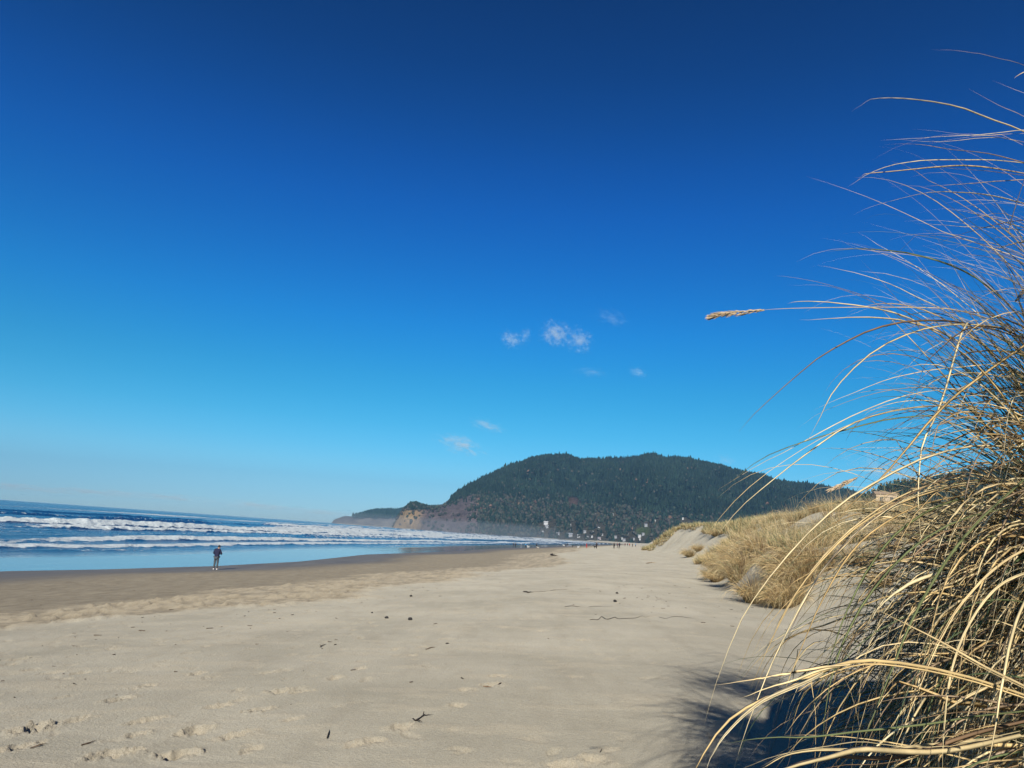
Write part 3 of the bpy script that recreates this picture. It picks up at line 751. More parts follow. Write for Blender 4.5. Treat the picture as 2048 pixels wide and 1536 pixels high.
for i, (X, Y, e) in enumerate(near_list):
    z = float(ground(X, Y))
    if e < 1.6 and Y > 22:
        me = drape[i % 2]; dd = (me,)
    j = int(rng.integers(0, 4)) if e > 1.2 else int(rng.choice([0, 2]))
    near_items.append((j if not (e < 1.6 and Y > 22) else 4 + i % 2, (X, Y, z), rng.uniform(-.7, .7) if e < 1.6 else rng.uniform(0, 6.28), rng.uniform(.75, 1.2)))
srcs = big + drape
def md(me):
    V = np.zeros(len(me.vertices) * 3, np.float32); me.vertices.foreach_get('co', V)
    Fq = np.zeros(len(me.polygons) * 4, np.int32); me.loops.foreach_get('vertex_index', Fq)
    c = np.zeros(len(me.vertices) * 4, np.float32); me.attributes['tint'].data.foreach_get('color', c)
    return V.reshape(-1, 3), Fq.reshape(-1, 4), c.reshape(-1, 4)[:, :3]
srcd = [md(m) for m in srcs]
# the grass cover of the near dune: thinned copies of the tussocks in one object
items = []
for (j, loc, rz, sc) in near_items[:560]:
    if float(fbm(np.array([loc[0] * .55]), np.array([loc[1] * .35]), 2, 500)[0]) < .46 and rng.random() < .8: continue
    V, Fq, c = srcd[j]; k = 6 if j < 4 else 8
    nb = len(V) // (2 * k); take = int(nb * .46); s0 = rng.integers(0, nb - take)
    V2 = V[s0 * 2 * k:(s0 + take) * 2 * k]; c2 = c[s0 * 2 * k:(s0 + take) * 2 * k]; Fq2 = Fq[:take * (k - 1)]
    items.append((V2, Fq2, c2 * rng.uniform(.72, 1.18), loc, rz, sc))
for _ in range(420):
    X, Y, e = near_list[int(rng.integers(0, len(near_list)))]
    if e < .8: continue
    n_ = 2; L_ = rng.uniform(1.2, 1.75, n_); a_ = rng.uniform(0, 6.28, n_)
    Pk = grow(np.zeros((n_, 3)), np.stack([np.cos(a_) * .3 - .12, np.sin(a_) * .3, np.ones(n_)], -1), L_, np.full(n_, .5), 6, .02, 0)
    V, Fq = ribbons(Pk, np.full(n_, .010)); V = V.reshape(n_, 6, 2, 3)
    mid = V.mean(2, keepdims=True); V[:, 4:] = mid[:, 4:] + (V[:, 4:] - mid[:, 4:]) * np.array([3.0, 6.0])[None, :, None, None]
    items.append((V.reshape(-1, 3), Fq, np.tile(np.array([.50, .40, .24]) * rng.uniform(.7, 1.2), (n_ * 12, 1)), (X, Y, float(ground(X, Y))), rng.uniform(0, 6.28), 1.0))
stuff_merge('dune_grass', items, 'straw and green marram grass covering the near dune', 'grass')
items = []
for _ in range(5200):
    Y = 50 + 220 * rng.random() ** 1.3; v = rng.random() ** 1.4 * 30; fg = foot_grass(Y)
    if v < fg + rng.random() * .8: continue
    X = float(foot_x(Y)) + v; z = float(ground(X, Y))
    V, Fq, c = (small if Y < 95 else smallf)[int(rng.integers(0, 3))]
    items.append((V, Fq, c * rng.uniform(.85, 1.15), (X, Y, z), rng.uniform(0, 6.28), rng.uniform(.8, 1.25)))
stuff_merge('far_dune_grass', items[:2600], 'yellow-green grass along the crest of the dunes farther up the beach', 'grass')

# ---- the big overhanging grass beside the camera
fore = empty('overhanging_grass_tussock', (2.6, 3.0, gz(2.6, 3.0)))
tag(fore, 'huge tangle of dry marram grass arching into the picture from the dune at the right', 'grass clump')
fo = np.array(fore.location)
def cr_spline(pts, k):
    p = np.array(pts, float); p = np.vstack([2 * p[0] - p[1], p, 2 * p[-1] - p[-2]])
    segs = len(p) - 3; out = []
    for s in np.linspace(0, segs - 1e-6, k):
        i = int(s); t = s - i; a, b, c_, d = p[i:i + 4]
        out.append(.5 * ((2 * b) + (-a + c_) * t + (2 * a - 5 * b + 4 * c_ - d) * t * t + (-a + 3 * b - 3 * c_ + d) * t ** 3))
    return np.array(out)
# traced blades: list of picture points tip..root, distance at tip and root, width in mm, colour
TR = [
 ([(1860,103),(1920,107),(1980,115),(2048,131),(2120,160)],3.6,4.0,5,0),([(2030,160),(2048,147),(2090,140)],3.6,3.8,5,0),
 ([(1980,161),(2048,187),(2110,215)],3.8,4.0,4,0),([(1932,180),(1990,208),(2048,233),(2110,262)],3.7,4.0,4.5,0),
 ([(1706,220),(1728,206),(1746,195),(1790,194),(1850,199),(1920,213),(1980,236),(2048,262),(2110,290)],3.2,3.9,6,0),
 ([(1822,260),(1880,265),(1950,272),(2048,268),(2110,270)],3.4,3.8,4,0),([(1765,283),(1850,278),(1960,272),(2048,262),(2110,262)],3.3,3.8,4.5,0),
 ([(1790,275),(1870,280),(1990,272),(2048,282),(2110,290)],3.4,3.9,3.5,0),([(1765,290),(1830,288),(1900,298),(1980,308),(2048,325),(2120,345)],3.2,3.8,4.5,0),
 ([(1700,370),(1740,345),(1790,327),(1850,319),(1930,318),(1990,320),(2048,325),(2120,335)],3.0,3.8,5.5,0),
 ([(1707,365),(1722,350),(1738,346),(1830,338),(1890,333),(1960,334),(2048,347),(2120,360)],3.0,3.7,5,0),
 ([(1829,330),(1880,338),(1960,340),(2048,350),(2120,362)],3.4,3.8,3.5,0),([(1871,337),(1910,360),(1950,390),(1990,415),(2030,440),(2090,480)],3.4,3.7,3.5,0),
 ([(1838,373),(1900,370),(1960,365),(2048,360),(2110,362)],3.3,3.8,3,0),([(1703,436),(1732,419),(1780,405),(1840,390),(1900,385),(1960,388),(2010,397),(2048,407),(2120,430)],3.0,3.7,5.5,0),
 ([(1805,443),(1860,441),(1920,446),(1980,465),(2020,490),(2060,512),(2120,560)],3.1,3.6,4.5,0),([(1838,446),(1900,450),(1980,455),(2048,460),(2120,470)],3.2,3.7,3.5,0),
 ([(1890,421),(1940,427),(1990,440),(2048,455),(2120,480)],3.3,3.7,3.5,0),([(1869,490),(1920,470),(1990,450),(2048,440),(2120,430)],3.2,3.6,3,2),
 ([(1968,510),(1990,498),(2020,490),(2048,484),(2110,478)],3.2,3.5,4,0),
 ([(1655,505),(1700,500),(1740,499),(1800,505),(1860,518),(1910,535),(1960,562),(2010,605),(2060,660),(2110,730)],2.6,3.1,8,1),
 ([(1675,474),(1700,487),(1730,497),(1780,503),(1850,514),(1920,532),(1990,552),(2060,570)],2.6,3.1,4,0),
 ([(1545,555),(1570,555),(1640,568),(1710,588),(1780,612),(1850,645),(1910,685),(1970,745),(2030,830)],2.4,3.0,5,0),
 ([(1630,531),(1700,545),(1770,565),(1830,592),(1900,628),(1960,690),(2020,780)],2.5,3.0,4,0),([(1571,573),(1640,575),(1700,590),(1780,625),(1860,670),(1940,750)],2.5,3.0,4,0),
 ([(1577,606),(1600,601),(1650,604),(1720,612),(1800,630),(1880,670),(1950,730)],2.4,2.9,4,0),([(1596,640),(1660,636),(1730,633),(1800,640),(1870,660),(1950,705)],2.4,2.9,4.5,0),
 ([(1478,863),(1500,838),(1540,800),(1590,755),(1640,713),(1690,685),(1740,662),(1800,645),(1870,641),(1940,648),(2020,668),(2100,700)],2.1,2.8,5,2),
 ([(1617,880),(1640,835),(1660,795),(1700,745),(1760,695),(1830,664),(1900,650),(1980,652),(2060,665),(2120,680)],2.1,2.7,5,0),
 ([(1627,818),(1700,785),(1780,755),(1850,740),(1930,730),(2000,727),(2080,735)],2.2,2.7,4.5,0),
 ([(1592,858),(1640,825),(1720,795),(1800,778),(1870,775),(1950,788),(2048,822),(2110,850)],2.2,2.7,5,0),
 ([(1450,975),(1520,920),(1600,885),(1700,856),(1790,835),(1880,830),(1980,845),(2080,880)],2.0,2.6,4.5,1),
 ([(1440,978),(1510,935),(1580,900),(1650,860),(1720,825),(1800,795),(1880,780),(1980,778),(2080,800)],2.0,2.6,4.5,0),
 ([(1410,1075),(1440,1040),(1480,995),(1540,945),(1600,905),(1660,870),(1740,835),(1840,815),(1950,815),(2048,823),(2110,840)],1.8,2.5,5.5,0),
 ([(1425,1088),(1480,1020),(1550,960),(1620,905),(1700,850),(1790,820),(1900,812),(2050,840)],1.9,2.5,4,0),
 ([(1845,1110),(1838,1060),(1834,1000),(1836,940),(1845,880),(1870,830),(1895,760),(1925,660),(1950,640),(2010,650)],2.0,2.6,5,0),
 ([(1818,860),(1826,810),(1836,765),(1850,730),(1880,700),(1930,660),(1990,655),(2060,680)],2.1,2.6,4.5,2),
 ([(1650,1075),(1700,1010),(1760,960),(1820,890),(1860,840),(1910,790),(1970,745),(2048,690),(2110,650)],1.9,2.3,6,0),
 ([(1410,1460),(1435,1370),(1480,1250),(1530,1170),(1600,1085),(1680,1010),(1760,960),(1850,915),(1960,890),(2080,900)],1.6,2.2,4.5,0),
 ([(1545,1355),(1575,1260),(1620,1180),(1680,1100),(1760,1030),(1850,985),(1950,965),(2050,970)],1.7,2.3,4.5,0),
 ([(1500,1380),(1540,1290),(1570,1225),(1620,1150),(1700,1065),(1790,1010),(1900,975),(2020,965)],1.7,2.3,4.5,0),
 ([(1465,1536),(1500,1430),(1545,1320),(1600,1210),(1660,1120),(1750,1035),(1860,985),(2000,960)],1.6,2.3,5,0),
 ([(1565,1385),(1600,1300),(1640,1210),(1690,1120),(1750,1060),(1840,1010),(1960,985)],1.8,2.3,4.5,0),
 ([(1515,1330),(1560,1250),(1600,1180),(1660,1100),(1740,1030),(1830,980),(1940,950)],1.8,2.3,4,0),
 ([(1560,1325),(1600,1225),(1655,1130),(1720,1060),(1800,1000),(1900,955),(2000,935)],1.7,2.3,4,2),
 ([(1620,1420),(1660,1320),(1690,1230),(1740,1130),(1800,1060),(1880,1010),(1980,985)],1.7,2.2,4.5,1),
 ([(1388,1560),(1400,1536),(1430,1480),(1470,1435),(1520,1405),(1590,1374),(1640,1345),(1700,1327),(1760,1324),(1850,1335),(1950,1358),(2048,1390),(2110,1410)],.95,1.25,8.5,0),
 ([(1408,1560),(1420,1520),(1445,1480),(1480,1440),(1530,1402),(1600,1372),(1645,1348)],.95,1.02,6,0),
 ([(1428,1376),(1480,1366),(1540,1357),(1600,1345),(1650,1335),(1700,1329)],1.0,1.05,4,0),
 ([(1484,1393),(1530,1378),(1590,1360),(1640,1342),(1690,1330)],1.0,1.05,4,0),
 ([(1447,1488),(1500,1480),(1560,1476),(1640,1474),(1740,1463),(1850,1450),(1950,1435),(2070,1420)],1.1,1.4,5,1),
 ([(1505,1545),(1540,1522),(1580,1505),(1640,1498),(1740,1498),(1850,1490),(1980,1478),(2080,1470)],1.1,1.4,5,0),
 ([(1745,1215),(1800,1240),(1870,1275),(1950,1320),(2048,1370),(2110,1400)],.9,1.05,6,0),
 ([(1555,1545),(1600,1520),(1680,1510),(1760,1515),(1850,1500),(1950,1465),(2060,1440)],1.1,1.4,8,2),
 ([(1470,1590),(1560,1545),(1650,1518),(1720,1500),(1800,1502),(1900,1500),(2040,1470)],1.0,1.35,11,0),
 ([(1628,1560),(1632,1440),(1622,1370),(1626,1350),(1645,1345)],1.3,1.35,3.5,0),
 ([(1646,1500),(1650,1430),(1665,1350),(1690,1280),(1740,1190),(1820,1100),(1920,1040),(2040,1010)],1.6,2.0,4.5,1),
 ([(1800,1100),(1790,1150),(1770,1190),(1745,1260),(1800,1180),(1860,1140)][::1][:0] or [(1750,1230),(1790,1190),(1840,1160),(1878,1146)],1.5,1.6,9,0),
 ([(1700,1545),(1760,1400),(1820,1250),(1880,1140),(1950,1050),(2048,960)],1.3,1.7,6,1),
 ([(1760,1560),(1810,1440),(1870,1300),(1930,1200),(2000,1130),(2070,1090)],1.2,1.5,5,0),
 ([(1880,1560),(1885,1460),(1900,1340),(1940,1240),(2000,1170),(2070,1140)],1.2,1.4,4.5,0),
 ([(1973,1545),(1990,1450),(2010,1330),(2030,1250),(2060,1180)],1.1,1.3,6,0),
 ([(1860,400),(1900,350),(1960,420),(2048,520)][:0] or [(1870,335),(1930,385),(1990,430),(2040,500),(2090,590)],3.0,3.3,3.5,2),
]
COLS = {0: None, 1: (.20, .23, .10), 2: (.26, .17, .10)}
K = 18
def along(C, k):
    '''blade colour running from darker sheath to bleached middle and browned tip, with blotches'''
    n = len(C); s_ = np.linspace(0, 1, k)[None, :, None]
    m = np.interp(s_, [0, .25, .6, .88, 1], [.72, .95, 1.08, 1.0, .7]) * (1 + rng.normal(0, .09, (n, k, 1)))
    r_ = C[:, None] * m
    return np.repeat(r_.reshape(-1, 3), 3, 0)
blade_paths = []
for (pts, d0, d1, wmm, ci) in TR:
    s = cr_spline(pts, K); dd = np.linspace(d0, d1, K)
    P3 = np.array([at(a, b, Y) for (a, b), Y in zip(s, dd)])[::-1]
    c = STRAW[rng.integers(0, 5)] * rng.uniform(.95, 1.2) if ci == 0 else np.array(COLS[ci])
    P3 = P3 + np.cumsum(rng.normal(0, .00035 * d0, P3.shape), 0); blade_paths.append((P3, wmm / 1000. * (1.4 if d0 > 1.5 else 1.0), c))
    if d0 < 1.5 and wmm > 4:
        for _k in range(1):
            off = np.array([0, rng.normal(0, .003), rng.choice([-1, 1]) * wmm / 1000. * rng.uniform(.35, .6)])
            spread = 1 + np.clip(np.linspace(-.6, 1, K), 0, 1)[:, None] * rng.uniform(.5, 3)
            n_ = int(rng.integers(K - 5, K + 1)); Q = P3 + off * spread; Q = cr_spline(Q[:n_], K)
            blade_paths.append((Q, wmm / 1000. * rng.uniform(.4, .65), np.clip(c * rng.uniform(.72, 1.1), 0, 1)))
# fans of blades, grown from roots in the dune
def fan(root, spread, n, dirv, dsp, L, Lv, droop, wd, pg=.15, pb=.12, k=14):
    n = int(n * .55); wd = wd * 1.6
    rt = np.array(root) + rng.normal(0, 1, (n, 3)) * np.array(spread)
    d0 = np.array(dirv) + rng.normal(0, 1, (n, 3)) * np.array(dsp)
    P = grow(rt, d0, L * rng.uniform(1 - Lv, 1 + Lv, n), droop * rng.uniform(.3, 1.7, n), k, .04)
    return P, wd * rng.uniform(.6, 1.3, n), tints(n, pg, pb)
fans = [
 # upper plants, farther back on the crest
 fan((3.35, 4.1, 5.55), (.16, .3, .10), 60, (-.95, -.05, .75), (.22, .25, .2), 1.25, .3, .8, .0038, .12, .1),
 fan((3.2, 3.7, 5.2), (.15, .25, .10), 65, (-1.0, -.1, .75), (.22, .25, .2), 1.1, .3, .7, .0038, .15, .1),
 fan((3.6, 4.6, 5.9), (.2, .4, .10), 50, (-.9, -.05, .8), (.22, .25, .2), 1.35, .25, .7, .0038, .15, .1),
 fan((1.9, 2.65, 4.75), (.08, .12, .10), 40, (-.7, -.1, .45), (.25, .25, .3), .6, .3, 1.8, .0046, .15, .15),
 # fans outside the frame, added to throw the foreground shadow
 fan((1.75, 1.5, 4.8), (.15, .4, .2), 400, (-.9, .1, .3), (.3, .3, .25), .75, .3, 1.6, .0045, .15, .1),
 fan((1.5, 1.1, 4.3), (.12, .4, .25), 400, (-.9, .0, .45), (.35, .35, .35), .6, .35, 1.6, .0045, .15, .1),
 fan((2.0, 1.6, 5.4), (.2, .3, .2), 700, (-.8, .1, .6), (.35, .35, .3), .75, .35, 1.4, .0045, .15, .1),
 fan((2.7, 1.8, 6.1), (.35, .3, .15), 1000, (-.5, .2, .85), (.4, .35, .3), 1.0, .35, 1.4, .0045, .15, .1),
 fan((2.45, 2.95, 4.40), (.12, .15, .08), 380, (-.66, -.05, .95), (.12, .2, .11), 1.1, .25, .6, .0048, .22, .12),  # from here on, the dense sheaf leaning up and left
 fan((2.25, 2.65, 4.65), (.12, .15, .12), 300, (-.5, -.1, .8), (.2, .2, .25), .75, .3, .9, .0048, .12, .12),
 fan((2.3, 2.9, 4.3), (.12, .15, .08), 110, (-.9, -.1, .75), (.2, .25, .2), .95, .3, 1.0, .0048, .25, .15),
 # drooping mass in front of it
 fan((2.1, 2.55, 4.15), (.16, .25, .10), 360, (-.95, -.15, .42), (.22, .25, .22), .95, .3, 2.0, .0046, .14, .12),
 fan((1.9, 2.3, 4.12), (.15, .25, .10), 520, (-.85, -.15, .25), (.25, .28, .25), .8, .3, 2.6, .0046, .12, .15),
 fan((2.2, 3.0, 4.0), (.2, .3, .12), 480, (-.9, .05, .2), (.3, .3, .3), .9, .3, 2.3, .0044, .3, .3),
 fan((1.75, 2.1, 3.95), (.15, .25, .12), 420, (-.7, -.15, .12), (.3, .3, .3), .65, .35, 2.8, .0046, .1, .15),
 # behind: dark shaded grass hanging off the dune
 fan((2.4, 3.6, 3.8), (.2, .35, .2), 400, (-.9, .1, .25), (.3, .35, .3), .9, .3, 2.2, .0048, .4, .4),
 fan((2.0, 3.1, 3.5), (.15, .3, .2), 460, (-.85, .0, .1), (.3, .3, .3), .7, .3, 1.9, .0048, .4, .4),
 fan((1.75, 2.25, 4.35), (.10, .18, .12), 420, (-.75, -.3, .35), (.25, .25, .3), .6, .35, 2.2, .0044, .1, .12),
 fan((1.65, 2.1, 3.95), (.10, .2, .16), 420, (-.7, -.3, .05), (.3, .25, .3), .5, .35, 2.4, .0044, .08, .14),
 fan((1.55, 1.95, 3.55), (.10, .2, .16), 320, (-.7, -.3, .0), (.3, .3, .3), .45, .35, 1.8, .0044, .08, .2),
 fan((2.2, 2.8, 4.75), (.12, .2, .12), 60, (-.75, -.1, .6), (.25, .25, .25), .8, .3, 1.2, .0044, .14, .12),
 # low, near the bottom of the frame: broad dry leaves lying to the left
 fan((1.45, 1.75, 3.74), (.10, .15, .06), 170, (-1, -.05, .10), (.15, .2, .12), .55, .3, .9, .0065, .08, .15),
 fan((1.55, 1.9, 3.85), (.12, .2, .08), 220, (-.7, -.1, -.1), (.25, .25, .3), .5, .35, 1.8, .005, .1, .12),
]
SHADOW_FANS = (4, 5, 6, 7)        # unseen fans beside the camera, added for their shadow on the sand
allP = np.concatenate([f[0] for f in fans]); allW = np.concatenate([f[1] for f in fans]); allC = np.concatenate([f[2] for f in fans])
# keep the lens clear
ok = (np.linalg.norm(allP - CAM, axis=2).min(1) > .8)
allP, allW, allC = allP[ok], allW[ok], allC[ok]
offs = np.concatenate([np.full(len(f[0]), i in SHADOW_FANS) for i, f in enumerate(fans)])[ok]
px, py = proj(allP.reshape(-1, 3)); _in = ((px < 2075) & (px > 0) & (py > -30) & (py < 1560) & (allP.reshape(-1, 3)[:, 1] > .2)).reshape(allP.shape[:2]).any(1)
k_ = ~(offs & _in); allP, allW, allC = allP[k_], allW[k_], allC[k_]  # added shadow fans lose every blade that enters the frame
px, py = proj(allP.reshape(-1, 3)); px = px.reshape(allP.shape[:2]); py = py.reshape(allP.shape[:2])
inside = ((px > 0) & (px < 2048) & (py > 0) & (py < 1536) & ((allP[:, :, 1] > .3)))
size = inside.mean(1) * allW / np.maximum(allP[:, :, 1].mean(1), .5)
order = np.argsort(-size)
nfront = 300 - len(blade_paths)
for i in order[:nfront]: blade_paths.append((allP[i], allW[i], allC[i]))
for (P3, w, c) in blade_paths:
    V, Fq = tubes(P3[None], np.array([w])); o = mk('blade', V - fo, Fq, m_blade, fore, colour=along(c[None], P3.shape[0]))
rest = order[nfront:]
V, Fq = tubes(allP[rest], allW[rest]); o = mk('fine_blades', V - fo, Fq, m_blade, fore, colour=along(allC[rest], allP.shape[1])); o['kind'] = 'stuff'
# flowering stem with its seed head
def seed_head(pts, d0, d1, headpts, dh, R_, wmm, nsp, label):
    s = cr_spline(pts, 20); dd = np.linspace(d0, d1, 20); P3 = np.array([at(a, b, Y) for (a, b), Y in zip(s, dd)])
    base = P3[-1]; r = empty('seed_head_stalk', tuple(base)); tag(r, label, 'grass stalk')
    V, Fq = tubes(P3[None, ::-1], np.array([wmm / 1000.]), .9, 6); mk('stalk', V - base, Fq, m_blade, r, colour=np.tile([.66, .52, .33], (len(V), 1)))
    h = cr_spline(headpts, 24); H3 = np.array([at(a, b, dh) for (a, b) in h])       # tip .. base
    ax = H3[0] - H3[-1]; ax /= np.linalg.norm(ax)
    paths = []; ws = []
    for i in range(nsp):
        f = rng.random(); k_ = f * 22.9; i0 = int(k_); p0 = H3[i0] + (H3[min(i0 + 1, 23)] - H3[i0]) * (k_ - i0)
        env = math.sin(math.pi * min(1, (f * .85 + .12))) ** .6 * R_
        o_ = rng.normal(0, 1, 3); o_ -= ax * (o_ @ ax); o_ /= np.linalg.norm(o_)
        l = .016 * rng.uniform(.7, 1.2)
        st = p0 + o_ * env * .25; en = p0 + o_ * env * rng.uniform(.7, 1.15) + ax * l
        paths.append(np.array([st + (en - st) * t for t in np.linspace(0, 1, 5)])); ws.append(.0028 * rng.uniform(.8, 1.3))
    V, Fq = tubes(np.array(paths), np.array(ws), .9, 2.2)
    mk('seed_head', V - base, Fq, m_blade, r, colour=np.repeat(np.array([.60, .47, .31])[None] * rng.uniform(.7, 1.2, (nsp, 1)), 15, 0))
seed_head([(1500,622),(1560,618),(1640,616),(1760,615),(1880,617),(1930,625),(1990,642),(2060,668),(2110,690)],2.0,2.7,[(1420,636),(1440,630),(1480,626),(1530,620)],2.0,.0105,3.6,230,'long pale stalk with a plump straw-coloured seed head pointing left against the blue sky')
seed_head([(1715,960),(1760,935),(1830,905),(1900,890),(2000,900),(2080,930)],2.2,2.5,[(1660,980),(1680,972),(1700,962),(1716,955)],2.2,.008,3,110,'bent stalk with a small ragged brown seed head in front of the mountain ridge')
seed_head([(2035,590),(2050,640),(2060,720)],2.8,2.9,[(2080,560),(2062,572),(2045,585),(2030,604)],2.8,.014,4,160,'thick brown seed head cut by the right edge of the picture')

# ------------------------------------------------------------------ people and dogs
def skin_mesh(name, verts, edges, radii, mat_, parent, root=0, sub=1, symm=None):
    me = bpy.data.meshes.new(name); me.from_pydata(verts, edges, []); o = bpy.data.objects.new(name, me); COL.objects.link(o)
    sk = o.modifiers.new('s', 'SKIN'); sk.use_smooth_shade = True
    sv = me.skin_vertices[0].data if me.skin_vertices else None
    for i, r in enumerate(radii):
        sv[i].radius = r if isinstance(r, tuple) else (r, r); sv[i].use_root = (i == root)
    if sub: sb = o.modifiers.new('b', 'SUBSURF'); sb.levels = sub; sb.render_levels = sub
    dg = bpy.context.evaluated_depsgraph_get(); dg.update()
    m2 = bpy.data.meshes.new_from_object(o.evaluated_get(dg)); bpy.data.objects.remove(o)
    m2.materials.clear(); m2.materials.append(mat_)
    for p_ in m2.polygons: p_.use_smooth = True
    o = bpy.data.objects.new(name, m2); COL.objects.link(o); o.parent = parent
    return o
m_skin = simple('skin', (.50, .30, .21), .6, .08); m_navy = simple('navy_cloth', (.018, .020, .050), .85, .2, 6); m_greyt = simple('grey_trousers', (.075, .085, .095), .85, .2, 6)
m_white = simple('white_shoe', (.75, .75, .73), .6, .05); m_hair = simple('grey_hair', (.12, .10, .09), .8); m_capm = simple('dark_cap', (.03, .03, .035), .8)
m_phone = simple('phone_black', (.02, .02, .02), .3)
cloths = {n: simple(n + '_cloth', c_, .85, .2, 6) for n, c_ in dict(black=(.02, .02, .024), blue=(.05, .25, .50), pale=(.50, .55, .62), red=(.45, .04, .04), brown=(.12, .08, .06), dark=(.035, .035, .045), teal=(.04, .11, .13), orange=(.65, .20, .07), maroon=(.16, .04, .05), grey=(.2, .2, .22)).items()}
def person(loc, rz, hgt, coat, legs, stride, label, cap=m_hair, shoe=None, arms='down', detail=False, group=None, coat_len=.82, tuck=0.0):
    r = empty('person', loc, rz); tag(r, label, 'person', group)
    s = stride; k = hgt / 1.75
    hipz = .93 - .04 * s
    J = dict(pel=(0, 0, hipz), sp=(0, .0, 1.14), ch=(0, -.01 + tuck * .04, 1.36), nk=(0, .01 + tuck * .08, 1.50), hd=(0, .03 + tuck * .12, 1.585), tp=(0, .035 + tuck * .14, 1.69),
             shL=(-.19, 0, 1.42), shR=(.19, 0, 1.42), hL=(-.095, 0, .88), hR=(.095, 0, .88),
             kL=(-.115, .12 * s + .02, .49), kR=(.115, -.02 * s + .02, .49), aL=(-.135, .24 * s, .09), aR=(.135, -.22 * s, .10), tL=(-.155, .24 * s + .15, .035), tR=(.155, -.22 * s + .15, .035))
    if arms == 'phone':
        J.update(eL=(-.30, .04, 1.13), eR=(.31, .05, 1.12), wL=(-.12, .27, 1.19), wR=(.13, .27, 1.20), fL=(-.05, .31, 1.22), fR=(.05, .31, 1.23))
    else:
        J.update(eL=(-.25, -.10 * s, 1.13), eR=(.25, .10 * s, 1.13), wL=(-.26, .02 - .16 * s, .90), wR=(.26, .02 + .2 * s, .90), fL=(-.25, .05 - .16 * s, .80), fR=(.25, .05 + .2 * s, .80))
    def build(name, seq, ed, m, root, par, sub=1):
        idx = {n_: i for i, (n_, _) in enumerate(seq)}
        return skin_mesh(name, [tuple(np.array(J[n_]) * k) for n_, _ in seq], [(idx[a], idx[b]) for a, b in ed], [tuple(k * q_ for q_ in rr) if isinstance(rr, tuple) else rr * k for _, rr in seq], m, par, idx[root], sub)
    bd = build('body', [('pel', .13), ('sp', .12), ('ch', .14), ('nk', .055), ('hd', .085), ('tp', .07), ('shL', .06), ('shR', .06), ('eL', .043), ('eR', .043), ('wL', .03), ('wR', .03), ('fL', .035), ('fR', .035), ('hL', .08), ('hR', .08), ('kL', .055), ('kR', .055), ('aL', .04), ('aR', .04), ('tL', .035), ('tR', .035)],
          [('pel','sp'),('sp','ch'),('ch','nk'),('nk','hd'),('hd','tp'),('ch','shL'),('ch','shR'),('shL','eL'),('shR','eR'),('eL','wL'),('eR','wR'),('wL','fL'),('wR','fR'),('pel','hL'),('pel','hR'),('hL','kL'),('hR','kR'),('kL','aL'),('kR','aR'),('aL','tL'),('aR','tR')], m_skin, 'pel', r)
    J['cl'] = (0, 0, coat_len)
    build('coat', [('sp', (.195, .155)), ('cl', (.20, .165)), ('ch', (.195, .16)), ('nk', .065), ('shL', .098), ('shR', .098), ('eL', .078), ('eR', .078), ('wL', .045), ('wR', .045)],
          [('sp','cl'),('sp','ch'),('ch','nk'),('ch','shL'),('ch','shR'),('shL','eL'),('shR','eR'),('eL','wL'),('eR','wR')], coat, 'sp', r)
    build('trousers', [('pel', (.165, .135)), ('hL', .105), ('hR', .105), ('kL', .078), ('kR', .078), ('aL', .068), ('aR', .068)],
          [('pel','hL'),('pel','hR'),('hL','kL'),('hR','kR'),('kL','aL'),('kR','aR')], legs, 'pel', r)
    for sd in ('L', 'R'):
        a_ = np.array(J['a' + sd]); t_ = np.array(J['t' + sd]); J['q0'] = tuple(a_ + [0, -.05, -.045]); J['q1'] = tuple(t_ + [0, .0, .01])
        build('shoe', [('q0', .052), ('q1', .048)], [('q0', 'q1')], shoe or cloths['dark'], 'q0', r)
    b = bmesh.new(); bmesh.ops.create_uvsphere(b, u_segments=14, v_segments=9, radius=.112 * k)
    hd = (np.array(J['hd']) + np.array(J['tp'])) / 2 * k
    for v in b.verts:
        v.co.x *= .86; v.co.z *= .95
        if v.co.z < -.01 * k: v.co.y = min(v.co.y, .02 * k)
        v.co += Vector(hd) + Vector((0, -.012 * k, .03 * k))
    bmobj('cap' if cap is m_capm else 'hair', b, cap, r, True)
    if detail:
        b = bmesh.new()
        bmesh.ops.create_uvsphere(b, u_segments=8, v_segments=6, radius=.018)
        for v in b.verts: v.co += Vector(hd) + Vector((0, .11, -.03))
        bmobj('nose', b, m_skin, r, True)
        for sd in (-1, 1):
            b = bmesh.new(); bmesh.ops.create_uvsphere(b, u_segments=8, v_segments=6, radius=.03)
            for v in b.verts: v.co.x *= .4; v.co += Vector(hd) + Vector((sd * .092, .0, -.025))
            bmobj('ear', b, m_skin, r, True)
        b = bmesh.new(); box(b, -.09, .09, .08, .20, .0, .015)
        for v in b.verts: v.co += Vector(hd) + Vector((0, 0, .035))
        bmobj('cap_peak', b, m_capm, r)
        for sd in (-1, 1):
            for q_ in range(5):
                b = bmesh.new(); bmesh.ops.create_cone(b, cap_ends=True, segments=6, radius1=.009, radius2=.007, depth=.05 + .008 * (q_ % 3))
                for v in b.verts: v.co = Vector((v.co.z, v.co.x, v.co.y)) if q_ < 4 else Vector((v.co.x, v.co.y, v.co.z)); v.co += Vector((sd * .04, .33, 1.19 + .018 * q_))
                bmobj('finger' if q_ < 4 else 'thumb', b, m_skin, bd, True)
        ph = empty('phone', tuple(Vector(loc) + Matrix.Rotation(rz, 3, 'Z') @ Vector((0, .345, 1.225))), rz)
        tag(ph, 'small dark phone held in both hands by the man in the navy jacket', 'phone')
        b = bmesh.new(); box(b, -.075, .075, -.005, .005, -.04, .04); bmobj('phone_body', b, m_phone, ph)
        b = bmesh.new(); box(b, -.068, .068, -.0075, -.0052, -.034, .034); bmobj('screen', b, m_glass, ph)
    return r
